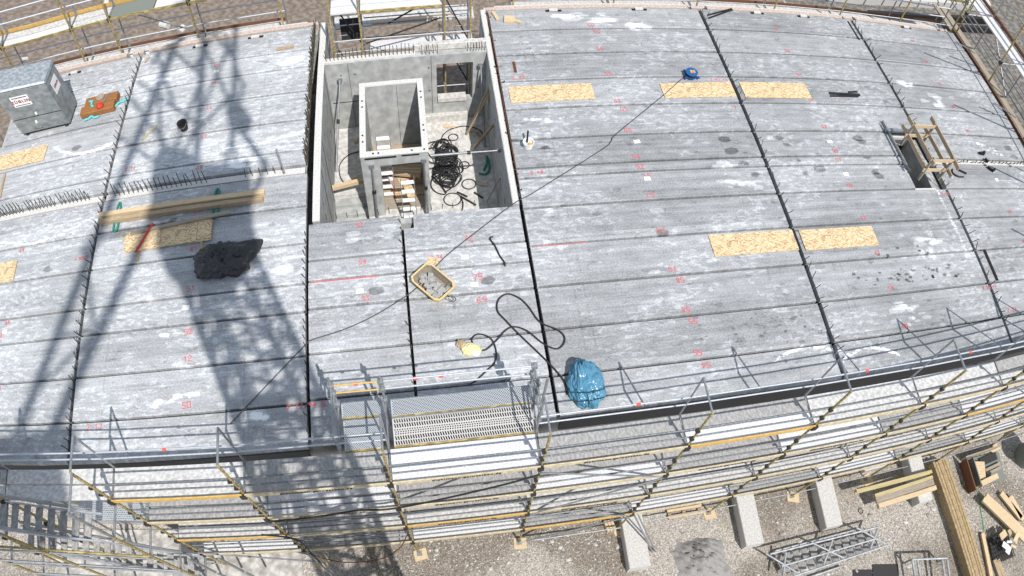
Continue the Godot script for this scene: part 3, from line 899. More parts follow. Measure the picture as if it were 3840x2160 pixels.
func make_front_scaffold() -> void:
	pave()
	var s := thing("facade_scaffold", "long steel scaffold with four lifts of decks and tan toe boards along the front", "scaffold", plan(at_s, Vector3(5, GROUND, -4.05)))
	var xs := [-13.4, -10.3, -7.22, -4.15, -1.1, 1.92, 5.0, 8.02, 11.1, 14.13, 17.28, 20.35, 23.4]
	var lifts := [1.5, -0.5, -2.5, -4.5]
	var zo := -4.05
	var zi := -4.78
	for i in xs.size():
		var x: float = xs[i]
		var in_stair: bool = x < -8.0
		for k in 5:
			var y0: float = GROUND + 0.05 if k == 0 else lifts[4 - k]
			var y1: float = 3.5 if k == 4 else lifts[3 - k]
			if k == 4 and (i == 4 or i == 5): y1 = 3.5
			tube("standard", Vector3(x, y0, zo), Vector3(x, y1, zo), at_s, M.yellow, s, 0.03)
			tube("inner_standard", Vector3(x, y0, zi), Vector3(x, y1, zi), at_s, M.zinc, s, 0.024)
		tube("transom", Vector3(x, 3.49, zo), Vector3(x, 3.49, zi), at_s, M.zinc, s)
		for y in lifts:
			tube("transom", Vector3(x, y - 0.09, zo), Vector3(x, y - 0.09, zi), at_s, M.zinc, s)
			part("coupler", Shape.new().box(Vector3(x - 0.02, y + 0.02, zo + 0.04), Vector3(0.12, 0.2, 0.1)), M.coupler, s, at_s)
			for dy in [0.52, 1.0]:
				part("coupler", Shape.new().box(Vector3(x - 0.035, y + dy, zo + 0.01), Vector3(0.08, 0.09, 0.08)), M.coupler, s, at_s)
		part("base_plate", Shape.new().span(x - 0.08, x + 0.08, GROUND + 0.05, GROUND + 0.06, zo - 0.08, zo + 0.08), M.zinc, s, at_s)
		part("inner_base_plate", Shape.new().span(x - 0.08, x + 0.08, GROUND + 0.05, GROUND + 0.06, zi - 0.08, zi + 0.08), M.zinc, s, at_s)
	var orange := {"2,0": 1, "2,2": 1, "3,1": 0, "4,2": 1, "6,0": 1, "9,1": 1, "9,2": 0, "10,0": 1, "11,1": 1, "5,3": 1, "2,1": 0}
	var text := ["3,0", "3,1", "4,0", "4,1", "5,0", "5,2", "6,1", "4,2", "7,1"]
	for i in xs.size() - 1:
		var a: float = xs[i]
		var b: float = xs[i + 1]
		for k in (1 if i < 2 else 4):
			var y: float = lifts[k]
			var key := "%d,%d" % [i, k]
			var m: Material = [M.deck, M.deck_white, M.deck, M.deck_grey][(i * 2 + k * 3) % 4] if k > 0 else [M.deck, M.deck, M.deck, M.deck_grey, M.deck_white, M.deck_grey, M.deck_white, M.deck][i % 8]
			if key == "5,1": m = M.deck_white
			plank("deck", a + 0.03, b - 0.03, y, zo - 0.34, zo - 0.02, at_s, m, s)
			plank("deck", a + 0.03, b - 0.03, y, zi + 0.02, zi + 0.35, at_s, m if (i + k) % 3 else M.deck_grey, s)
			if i < 2: continue
			var tm: Material = M.toe
			if orange.has(key) and orange[key] == 1: tm = M.toe_orange
			part("toe_board", Shape.new().span(a + 0.03, b - 0.03, y, y + 0.15, zo + 0.03, zo + 0.06, 3), tm, s, at_s)
			if text.has(key):
				var p: Vector3 = plan(at_s, Vector3((a + b) / 2, y + 0.075, zo + 0.066))
				var q: Vector3 = plan(at_s, Vector3(b, y + 0.075, zo + 0.066)) - plan(at_s, Vector3(a, y + 0.075, zo + 0.066))
				lettering("diehlmann-geruestbau.de", p, q, 0.1, s, M.void)
			for dy in [0.5, 1.0]: tube("guard_rail", Vector3(a, y + dy, zo - 0.04), Vector3(b, y + dy, zo - 0.04), at_s, M.rail, s, 0.022)
		if i != 4:
			for y in [2.48, 2.08]: tube("inner_guard_rail", Vector3(a, y, zi), Vector3(b, y, zi), at_s, M.pale, s, 0.022)
		if i > 5 or i == 1: tube("ground_ledger", Vector3(a, -6.2, zo), Vector3(b, -6.2, zo), at_s, M.zinc, s, 0.02)
	var gr := Shape.new()
	gr.quad(Vector3(-9.3, -0.5, -4.7), Vector3(-7.3, -0.5, -4.7), Vector3(-7.3, -0.5, -4.1), Vector3(-9.3, -0.5, -4.1), 0, 0, 0.7, 1)
	part("perforated_deck", gr, M.holes, s, at_s)
	# bracing in the bay right of the landing and at the far end
	for q in [[1.92, 1.25, 5.0, -0.55], [5.0, -0.6, 1.92, -2.5], [1.92, -2.6, 5.0, -4.5], [5.0, -4.6, 1.92, -6.3], [1.92, -6.2, 5.0, -6.2], [17.28, -4.4, 20.35, -6.0], [-7.22, -4.0, -4.15, -6.3]]:
		tube("brace", Vector3(q[0], q[1], zo + 0.07), Vector3(q[2], q[3], zo + 0.07), at_s, M.zinc, s, 0.024)
	# raking struts that hold the scaffold off the yard
	for q in [[5.0, -4.5, 5.95, -3.1], [-4.15, -4.5, -3.3, -3.0]]:
		var a: Vector3 = plan(at_s, Vector3(q[0] + 0.05, q[1], zo + 0.05))
		var b: Vector3 = plan(at_y, Vector3(q[2], GROUND + 0.05, q[3]))
		rod("raking_strut", a, b, 0.03, M.zinc, s)
		rod("raking_strut", a + Vector3(0.12, 0, 0), b + Vector3(0.1, 0, 0), 0.024, M.zinc, s)
	# landing between the two middle standards: wide perforated decks reaching in over the slab edge
	var at := at_s
	for q in [[-0.98, 1.9, -5.43, -4.82, true], [-0.98, 1.93, -5.86, -5.5, false], [-2.02, -1.2, -5.88, -5.56, false], [-2.0, -1.2, -5.47, -5.16, false], [-2.0, -1.2, -5.13, -4.82, false]]:
		var sh := Shape.new()
		sh.quad(Vector3(q[0], 1.52, q[2]), Vector3(q[1], 1.52, q[2]), Vector3(q[1], 1.52, q[3]), Vector3(q[0], 1.52, q[3]), 0, 0, (q[1] - q[0]) / 2.9 if not q[4] else 1.0, 1)
		part("perforated_deck", sh, M.slots if q[4] else M.holes, s, at)
		part("dark_backing", Shape.new().span(q[0] + 0.01, q[1] - 0.01, 1.42, 1.435, q[2] + 0.01, q[3] - 0.01, 2), M.void if q[4] else M.coupler, s, at)  # dark sheet added under the planking so its holes look shaded
		part("deck_edge", Shape.new().span(q[0], q[1], 1.44, 1.525, q[3], q[3] + 0.03, 2), M.yellow, s, at)
		part("deck_edge", Shape.new().span(q[0], q[1], 1.44, 1.525, q[2] - 0.03, q[2], 2), M.zinc, s, at)
	for p in [[-2.1, -5.9, -0.0, 2.9], [-1.1, -5.9, 0.0, 2.75], [1.97, -5.9, 0.0, 2.6], [-1.1, -5.5, -0.0, 2.6], [1.97, -5.5, 0.0, 2.7], [-2.1, -4.8, -1.0, 2.6], [-2.1, -5.5, 0.0, 2.5], [2.05, -5.2, 0.0, 3.4]]:
		tube("landing_post", Vector3(p[0], p[2], p[1]), Vector3(p[0], p[3], p[1]), at, M.zinc, s, 0.034)
	for q in [[-1.1, 1.97, 2.5, -5.9], [-1.1, 1.97, 2.1, -5.9], [-2.1, -1.1, 2.5, -5.9], [-2.1, -1.1, 2.1, -5.9]]:
		tube("landing_rail", Vector3(q[0], q[2], q[3]), Vector3(q[1], q[2], q[3]), at, M.pale if q[0] > -2 else M.toe_orange, s, 0.024)
	for q in [[-2.1, 2.5], [-2.1, 2.1], [-1.1, 1.4], [1.97, 2.5], [1.97, 2.1], [1.97, 1.4], [-2.1, 1.4]]:
		tube("landing_transom", Vector3(q[0], q[1], -5.9), Vector3(q[0], q[1], -4.8), at, M.zinc, s, 0.026)
	for q in [[-1.1, -5.9], [1.97, -5.5], [1.97, -5.9], [-2.1, -5.9]]:
		for y in [1.5, 2.1, 2.5]: part("coupler", Shape.new().box(Vector3(q[0], y, q[1]), Vector3(0.12, 0.12, 0.12)), M.zinc, s, at)
	for p in [[-2.1, -1.0], [-2.1, -4.5]]: tube("landing_strut", Vector3(-2.1, 1.4, -5.2), Vector3(-1.1, -0.6, -4.78), at, M.yellow, s, 0.028)
	for x in [0.1, -0.4, -1.6, 3.9, 9.2, -5.6, 12.4]: part("red_clip", Shape.new().box(Vector3(x, 2.48, zi if x > 2 or x < -3 else -5.9), Vector3(0.08, 0.055, 0.055)), M.red_rail, s, at)

func make_stair_tower() -> void:
	var s := thing("scaffold_stair", "pale steel scaffold stair with open treads before the left end of the facade scaffold", "stair", plan(at_s, Vector3(-9.5, GROUND, -3.6)))
	var at := at_s
	for x in [-13.2, -10.3, -7.2]:
		for k in 5:
			var y0: float = GROUND + 0.05 if k == 0 else -4.5 + (k - 1) * 2.0
			tube("standard", Vector3(x, y0, -3.28), Vector3(x, -4.5 + k * 2.0, -3.28), at, M.yellow if k < 4 else M.zinc, s, 0.03)
		for y in [3.45, 1.4, -0.6, -2.6, -4.6]:
			tube("transom", Vector3(x, y, -4.05), Vector3(x, y, -3.28), at, M.zinc, s)
	for f in [[-12.4, 2.6, -8.25, 0.45, -4.0, -3.42, 15], [-11.0, -0.4, -7.4, -4.3, -3.9, -3.4, 16]]:
		var n: int = f[6]
		for side in [f[4] - 0.02, f[5] + 0.02]:
			part("stringer", Shape.new().beam(Vector3(f[0] - 0.2, f[1], side), Vector3(f[2] + 0.2, f[3], side), 0.03, 0.14, 4), M.pale, s, at)
			for h in ([0.32, 0.5] if side < -3.6 else [0.06]):
				tube("hand_rail", Vector3(f[0], f[1] + h, side), Vector3(f[2], f[3] + h, side), at, M.pale if h > 0.6 else M.zinc, s, 0.022)
		for k in n:
			var t: float = (k + 0.5) / n
			part("tread", Shape.new().box(Vector3(lerp(f[0], f[2], t), lerp(f[1], f[3], t), (f[4] + f[5]) / 2), Vector3(0.2, 0.035, f[5] - f[4])), M.deck_grey, s, at)
	for q in [[-0.35, 1], [-2.4, 1], [-4.4, 1]]:
		tube("guard_rail", Vector3(-13.2, q[0] + 0.5, -3.25), Vector3(-7.2, q[0] - 0.2, -3.25), at, M.yellow if q[0] > -1.0 else M.zinc, s, 0.03)
		tube("guard_rail", Vector3(-13.2, q[0], -3.25), Vector3(-7.2, q[0] - 0.5, -3.25), at, M.zinc, s, 0.024)
	plank("landing", -8.3, -7.25, -4.6, -4.0, -3.35, at, M.deck_grey, s)
	for y in [-1.2, -3.4]:
		for x in [-6.4, -5.6]: tube("post", Vector3(x, y - 2.0, -3.3), Vector3(x, y, -3.3), at, M.zinc, s, 0.03)

func make_back_scaffold() -> void:
	var s := thing("back_scaffold", "steel scaffold with yellow posts along the far edge of the deck", "scaffold", plan(at_b, Vector3(5, GROUND, -20.4)))
	var at := at_b
	var zi := -20.08
	var zo := -20.82
	for side in [[-18.0, -14.95, -11.85, -10.28, -7.25, -4.2], [3.6, 7.1, 10.2, 13.35, 16.36, 19.46, 22.55]]:
		for i in side.size():
			var x: float = side[i]
			for k in 3:
				var y0: float = [GROUND, -0.5, 1.5][k]
				var y1: float = [-0.5, 1.5, 3.5][k]
				tube("standard", Vector3(x, y0, zi), Vector3(x, y1, zi), at, M.yellow, s, 0.034)
				tube("outer_standard", Vector3(x, y0, zo), Vector3(x, y1, zo), at, M.zinc, s, 0.028)
			for y in [1.42, -0.58, 3.45]: tube("transom", Vector3(x, y, zi), Vector3(x, y, zo), at, M.zinc, s)
			part("coupler", Shape.new().box(Vector3(x, 1.45, zi - 0.04), Vector3(0.14, 0.16, 0.14)), M.coupler, s, at)
			if i == side.size() - 1: continue
			var b: float = side[i + 1]
			for y in [1.5, -0.5]:
				if not (y > 0 and x > -11 and x < -7.5 and i == 3):
					plank("deck", x + 0.05, b - 0.05, y, zo + 0.02, zo + 0.36, at, M.deck, s)
					plank("deck", x + 0.05, b - 0.05, y, zi - 0.35, zi - 0.02, at, M.deck_white if i % 2 else M.deck, s)
				else:
					plank("deck", x + 0.05, b - 1.3, y, zo + 0.02, zi - 0.02, at, M.ply, s)
					plank("deck", b - 1.25, b - 0.05, y, zo + 0.02, zi - 0.02, at, M.deck_white, s)
				part("toe_board", Shape.new().span(x + 0.05, b - 0.05, y, y + 0.15, zo - 0.06, zo - 0.03, 3), M.toe_orange if y > 0.0 else M.brown_ply, s, at)
				part("deck_edge", Shape.new().span(x + 0.05, b - 0.05, y - 0.08, y + 0.02, zi, zi + 0.03, 3), M.yellow, s, at)
				for h in [0.5, 1.0]:
					tube("guard_rail", Vector3(x, y + h, zo + 0.04), Vector3(b, y + h, zo + 0.04), at, M.pale, s, 0.024)
			tube("ledger", Vector3(x, 0.1, zi), Vector3(b, 0.1, zi), at, M.zinc, s, 0.024)
	tube("brace", Vector3(-10.28, 1.4, zo), Vector3(-7.25, -0.5, zo), at, M.zinc, s)

func make_side_scaffold() -> void:
	var s := thing("side_scaffold", "steel scaffold with a pale deck along the right end of the deck", "scaffold", plan(at_b, Vector3(23.5, GROUND, -14)))
	var at := at_b
	var zs := [-23.0, -20.0, -17.03, -13.95, -10.9, -7.8]
	for i in zs.size():
		var z: float = zs[i]
		for k in 3:
			var y0: float = [GROUND, -1.0, 1.0][k]
			var y1: float = [-1.0, 1.0, 3.5][k]
			if i > 0: tube("standard", Vector3(22.78, y0, z), Vector3(22.78, y1, z), at, M.yellow, s, 0.034)
			tube("outer_standard", Vector3(24.4, y0, z), Vector3(24.4, y1, z), at, M.zinc, s, 0.028)
		for y in [0.92, -1.08]: tube("transom", Vector3(22.78, y, z), Vector3(24.4, y, z), at, M.zinc, s)
		part("coupler", Shape.new().box(Vector3(22.78, 0.95, z), Vector3(0.13, 0.15, 0.13)), M.coupler, s, at)
		if i == zs.size() - 1: continue
		var b: float = zs[i + 1]
		for q in [[23.62, 23.95], [23.99, 24.32]]:
			part("deck", Shape.new().box(Vector3((q[0] + q[1]) / 2, 0.97, (z + b) / 2), Vector3(b - z - 0.1, 0.06, 0.33), Basis(Vector3.UP, PI / 2), 3), M.deck_white, s, at)
			part("deck", Shape.new().box(Vector3((q[0] + q[1]) / 2, -1.03, (z + b) / 2), Vector3(b - z - 0.1, 0.06, 0.33), Basis(Vector3.UP, PI / 2), 3), M.grey_wood, s, at)
		part("toe_board", Shape.new().box(Vector3(24.4, 1.07, (z + b) / 2), Vector3(b - z - 0.1, 0.15, 0.03), Basis(Vector3.UP, PI / 2), 3), M.brown_ply, s, at)
		for h in [0.5, 1.0]:
			tube("guard_rail", Vector3(24.4, 1.0 + h, z), Vector3(24.4, 1.0 + h, b), at, M.zinc, s, 0.022)
			tube("guard_rail", Vector3(24.4, -1.0 + h, z), Vector3(24.4, -1.0 + h, b), at, M.zinc, s, 0.022)
			if i > 0: tube("inner_guard_rail", Vector3(22.78, h - 0.1, z), Vector3(22.78, h - 0.1, b), at, M.rail, s, 0.022)
		if i > 0: part("edge_board", Shape.new().box(Vector3(22.52, -0.1, (z + b) / 2), Vector3(b - z, 0.18, 0.05), Basis(Vector3.UP, PI / 2), 3), M.brown_ply, s, at)
	tube("brace", Vector3(24.4, 0.9, -20.0), Vector3(24.4, -1.0, -17.03), at, M.zinc, s)
	for q in [[22.05, -19.1, 22.7, -18.4], [22.0, -15.6, 22.7, -14.8]]:
		tube("tie", Vector3(q[0], 0.05, q[1]), Vector3(q[2], 0.12, q[3]), at, M.zinc, s, 0.02)

func make_alcove_tower() -> void:
	var s := thing("scaffold_tower", "small scaffold tower with a white deck in the recess behind the stair core", "scaffold", plan(at_b, Vector3(-0.1, GROUND, -18.7)))
	var at := at_b
	for x in [-2.35, -1.45, 1.17, 1.98]:
		for z in [-18.25, -19.05]:
			var m: Material = M.yellow if z > -18.5 else M.zinc
			for k in 4: tube("standard", Vector3(x, GROUND + k * 2.4, z), Vector3(x, GROUND + k * 2.4 + 2.4, z), at, m, s, 0.036)
		for y in [1.4, 0.4, -0.6, -2.6]: tube("transom", Vector3(x, y, -18.25), Vector3(x, y, -19.05), at, M.zinc, s)
	for q in [[-1.4, 1.1, 1.5], [-2.32, -1.5, 1.5], [-2.32, -1.5, -2.5]]:
		plank("deck", q[0], q[1], q[2], -18.62, -18.3, at, M.deck_white, s)
		plank("deck", q[0], q[1], q[2], -19.0, -18.66, at, M.deck_white, s)
	part("deck_edge", Shape.new().span(-1.4, 1.1, 1.42, 1.52, -18.3, -18.27, 2), M.yellow, s, at)
	for q in [[0.4, -18.25], [-0.1, -18.25], [0.85, -19.05], [0.4, -19.05], [-0.6, -18.25], [-1.2, -19.05], [2.0, -19.05], [2.5, -19.05], [-2.0, -18.25]]:
		for p in [[-2.35, -1.45], [-1.45, 1.17], [1.17, 1.98]]: tube("guard_rail", Vector3(p[0], q[0], q[1]), Vector3(p[1], q[0], q[1]), at, M.pale, s, 0.022)
	for q in [[-2.35, 1.4, -1.45, -0.6], [1.17, 1.4, 1.98, -0.6], [-1.45, -0.5, 1.17, 0.4], [1.17, -0.6, 1.98, -2.6], [-2.35, -0.6, -1.45, -2.6], [-0.6, 0.3, 1.17, 1.4]]:
		tube("brace", Vector3(q[0], q[1], -19.05), Vector3(q[2], q[3], -19.05), at, M.coupler, s, 0.03)
	for q in [[-2.35, -18.25], [1.98, -18.25]]:
		for k in 9: tube("ladder_rung", Vector3(q[0] + (0.1 if q[0] < 0 else -0.4), -2.3 + k * 0.3, -18.9), Vector3(q[0] + (0.4 if q[0] < 0 else -0.1), -2.3 + k * 0.3, -18.9), at, M.zinc, s, 0.014)
	for q in [[-2.35, -18.25, -2.35, -19.05, 1.0], [1.98, -18.25, 1.98, -19.05, 1.0], [-1.45, -18.25, -1.45, -19.05, 0.9], [1.17, -18.25, 1.17, -19.05, 0.9]]:
		for y in [q[4], q[4] - 0.5, q[4] - 2.0]: tube("rail_end", Vector3(q[0], y, q[1]), Vector3(q[2], y, q[3]), at, M.zinc, s, 0.022)
	for q in [[-0.7, -0.3], [0.2, -1.4]]:
		tube("brace", Vector3(-1.45, q[0], -18.3), Vector3(1.17, q[1], -18.3), at, M.rail, s, 0.024)
		tube("guard_rail", Vector3(-1.45, q[0] - 0.4, -20.1), Vector3(2.2, q[0] - 0.4, -20.1), at, M.rail, s, 0.024)
	part("board", Shape.new().span(-1.2, 1.6, -0.52, -0.48, -20.3, -20.12, 2), M.pine, s, at)
	part("dark_panel", Shape.new().span(-2.2, -1.5, -0.5, 0.4, -19.4, -19.37, 1), M.dark, s, at)
	# low decks and boards between the tower and the edge of the deck
	plank("deck", -2.5, 2.3, -0.55, -20.75, -20.1, at, M.deck, s)
	plank("deck", -1.3, 2.3, -1.2, -20.0, -19.5, at, M.deck_white, s)
	plank("deck", -1.3, 2.2, -4.4, -19.9, -18.2, at, M.coupler, s)  # dark sheet added to shade the view through the core window

func make_crane() -> void:
	# the tower crane that the view is taken from: mast, slewing ring, cab and jib
	var s := thing("tower_crane", "tall yellow lattice tower crane standing in the yard before the building", "crane", Vector3(0, GROUND, 2.35))
	var c := Vector3(0, 0, 2.35)
	var h := 0.88
	var top := 25.0
	for q in [[-1, -1], [1, -1], [1, 1], [-1, 1]]:
		rod("mast_chord", c + Vector3(q[0] * h, GROUND, q[1] * h), c + Vector3(q[0] * h, top, q[1] * h), 0.11, M.yellow, s)
	var y := GROUND
	var n := 0
	while y < top - 0.5:
		var y2: float = y + 1.5
		for f in 4:
			var d := [Vector3(-h, 0, -h), Vector3(h, 0, -h), Vector3(h, 0, h), Vector3(-h, 0, h)]
			var a: Vector3 = c + d[f]
			var b: Vector3 = c + d[(f + 1) % 4]
			var up := Vector3(0, y, 0)
			var up2 := Vector3(0, y2, 0)
			rod("mast_lacing", a + up, b + up2, 0.05, M.yellow, s, 5)
			if f % 2 == 0: rod("mast_lacing", b + up, a + up2, 0.05, M.yellow, s, 5)
			rod("mast_lacing", a + up, b + up, 0.05, M.yellow, s, 5)
		if n % 4 == 0:
			part("ladder_platform", Shape.new().box(c + Vector3(-0.2, y, 0.3), Vector3(1.1, 0.05, 0.9)), M.zinc, s)
		y = y2
		n += 1
	for x in [-0.25, 0.25]: rod("mast_ladder", c + Vector3(x, GROUND, 0.5), c + Vector3(x, top, 0.5), 0.05, M.zinc, s, 5)
	part("slewing_ring", Shape.new().lathe(c + Vector3(0, top - 0.2, 0), [Vector2(1.1, 0), Vector2(1.4, 0.4), Vector2(1.4, 1.6), Vector2(1.2, 1.8), Vector2(0.95, 5.0), Vector2(0.5, 6.6), Vector2(0, 6.6)], 20), M.yellow, s)
	part("machine_deck", Shape.new().box(c + Vector3(0.4, top + 2.0, -0.8), Vector3(2.4, 0.2, 3.0)), M.zinc, s)
	part("cab", Shape.new().lathe(Vector3(1.06, top + 0.2, -2.6), [Vector2(0, 0), Vector2(0.28, 0.1), Vector2(0.4, 0.6), Vector2(0.3, 1.3), Vector2(0, 1.4)], 14), M.white, s)
	rod("cab_bracket", Vector3(1.15, top + 0.9, -2.0), Vector3(1.86, top + 0.9, -0.4), 0.12, M.yellow, s)
	rod("cab_bracket", Vector3(1.86, top + 0.9, -0.4), c + Vector3(1.2, top + 0.9, -0.8), 0.09, M.yellow, s)
	var h2 := top + 3.0
	for q in [[-4.4, 10.0, -0.4, -6.6, 0.14], [-3.6, 10.0, -1.0, 2.2, 0.16], [0.1, 1.0, 0.4, -9.0, 0.12], [1.3, -0.4, 1.5, -9.0, 0.1]]:
		rod("jib_chord", Vector3(q[0], h2, q[1]), Vector3(q[2], h2, q[3]), q[4], M.yellow, s, 8)
	for q in [[-0.3, 0.2, 1.2, -5.0], [1.2, -2.0, -0.3, -7.4], [0.0, -4.0, 1.5, -8.0], [-2.1, -2.8, 0.2, 1.6], [-1.9, -3.6, 0.3, -1.0], [-1.0, -5.4, 0.35, -3.4], [0.2, -1.0, 1.4, -2.6], [1.4, -4.2, 0.35, -6.6], [-1.5, -4.4, 0.3, -7.6], [0.4, -7.8, 1.5, -6.2], [-3.1, 3.2, -1.3, 3.0], [-3.6, 6.4, -2.4, 6.4], [-3.1, 3.4, -2.6, 6.2], [-3.9, 8.0, -2.6, 6.6], [-2.4, -1.0, -0.9, 0.6], [-0.9, 1.8, -1.2, -3.6], [0.9, 1.6, 1.7, -3.0], [1.5, 2.2, 1.1, -2.4], [-1.3, 2.6, 0.2, -3.2], [-0.6, -2.0, -1.4, -5.2], [1.6, -3.0, 1.0, -6.0]]:
		rod("jib_lacing", Vector3(q[0], h2, q[1]), Vector3(q[2], h2, q[3]), 0.075, M.yellow, s, 5)
	part("ballast", Shape.new().box(Vector3(-4.0, h2 - 0.8, 10.3), Vector3(2.4, 2.2, 1.8)), M.wall, s)
	part("foot", Shape.new().box(c + Vector3(0, GROUND + 0.4, 0), Vector3(3.6, 0.8, 3.6)), M.wall, s)

# ---------------------------------------------------------------- helpers for loose things
func curve(p: Array, n := 5) -> Array:
	var out := []
	for i in p.size() - 1:
		var a: Vector3 = p[max(i - 1, 0)]
		var b: Vector3 = p[i]
		var c: Vector3 = p[i + 1]
		var d: Vector3 = p[min(i + 2, p.size() - 1)]
		for k in n: out.append(b.cubic_interpolate(c, a, d, float(k) / n))
	out.append(p[-1])
	return out

func flat(p: Array, y: float) -> Array:
	var out := []
	for i in range(0, p.size(), 2): out.append(Vector3(p[i], y, p[i + 1]))
	return out

func bag(c: Vector3, r: Vector3, seed_: int, amp: float, lobes: Array, tip := Vector3.ZERO, axis := Vector3.UP, pleats := 0.0, nu := 44, octaves := 2) -> Shape:
	# a plastic bag: creased facets, pleats that run from its neck, and lobes; it rests on y = c.y
	var s := Shape.new()
	s.smooth = true
	var cell := FastNoiseLite.new()
	cell.seed = seed_
	cell.noise_type = FastNoiseLite.TYPE_CELLULAR
	cell.frequency = 1.0
	cell.cellular_return_type = FastNoiseLite.RETURN_DISTANCE2_SUB
	cell.fractal_type = FastNoiseLite.FRACTAL_FBM
	cell.fractal_octaves = octaves
	var soft := FastNoiseLite.new()
	soft.seed = seed_ + 1
	soft.frequency = 1.3
	soft.fractal_octaves = 3
	var bs := Basis.IDENTITY
	if axis != Vector3.UP:
		var ax := axis.normalized()
		var sx := ax.cross(Vector3.UP).normalized()
		bs = Basis(sx, ax, sx.cross(ax))
	var nv := int(nu * 0.6)
	var g := []
	for j in nv + 1:
		var row := []
		var th := PI * j / nv
		for i in nu:
			var ph := TAU * i / nu
			var l := Vector3(sin(th) * cos(ph), cos(th), sin(th) * sin(ph))
			var d := bs * l
			var k: float = 1.0 + (cell.get_noise_3dv(d * 1.1) + 0.4) * amp * (0.2 + 1.1 * clamp(d.y * 2.0 + 0.1, 0.0, 1.0)) + soft.get_noise_3dv(d * 1.4) * amp * 0.8
			if pleats > 0.0: k += pleats * soft.get_noise_3d(cos(ph) * 5.0, sin(ph) * 5.0, th * 0.7) * (0.35 + 0.65 * abs(cos(th)))
			for q in lobes:
				var w: float = max(0.0, d.dot(Vector3(q[0], q[1], q[2]).normalized()))
				k += q[3] * pow(w, q[4])
			var p: Vector3 = Vector3(d.x * r.x, d.y * r.y, d.z * r.z) * k
			if tip.length() > 0.0: p += tip * pow(max(0.0, d.dot(tip.normalized())), 9.0)
			p.y = max(p.y, -r.y * 0.45 + 0.012 * sin(ph * 7.0))
			row.append(c + p + Vector3(0, r.y * 0.46, 0))
		g.append(row)
	for j in nv:
		for i in nu:
			var i2 := (i + 1) % nu
			s.quad(g[j][i], g[j][i2], g[j + 1][i2], g[j + 1][i])
	return s

func sheet_on(called: String, label: String, cat: String, x0: float, x1: float, z0: float, z1: float, y: float, t: float, m: Material, group := "", turn := 0.0, at := 0) -> MeshInstance3D:
	var f: int = at if at > 0 else at_f
	var c := Vector3((x0 + x1) / 2, y, (z0 + z1) / 2)
	return single(called, Shape.new().box(c + Vector3(0, t / 2, 0), Vector3(x1 - x0, t, z1 - z0), Basis(Vector3.UP, turn), 4), m, label, cat, c, f, group)

func stick(called: String, label: String, cat: String, a: Vector3, b: Vector3, w: float, h: float, m: Material, at: int, group := "") -> MeshInstance3D:
	return single(called, Shape.new().beam(a, b, w, h, 4), m, label, cat, (a + b) / 2, at, group)

func tub_ring(f: float, y: float) -> Array:
	var out := []
	var bs := Basis(Vector3.UP, -0.86)
	for k in 24:
		var a := TAU * (k + 0.5) / 24
		var c := cos(a)
		var d := sin(a)
		var p := pow(pow(abs(c), 9.0) + pow(abs(d), 9.0), -0.111)
		out.append(Vector3(0.15, y, -9.27) + bs * Vector3(c * p * 0.475 * f, 0, d * p * (0.325 + (f - 1.0) * 0.4)))
	return out

func tub_loft(rings: Array) -> Shape:
	var sh := Shape.new()
	for j in rings.size() - 1:
		for k in 24: sh.quad(rings[j + 1][k], rings[j + 1][(k + 1) % 24], rings[j][(k + 1) % 24], rings[j][k])
	return sh

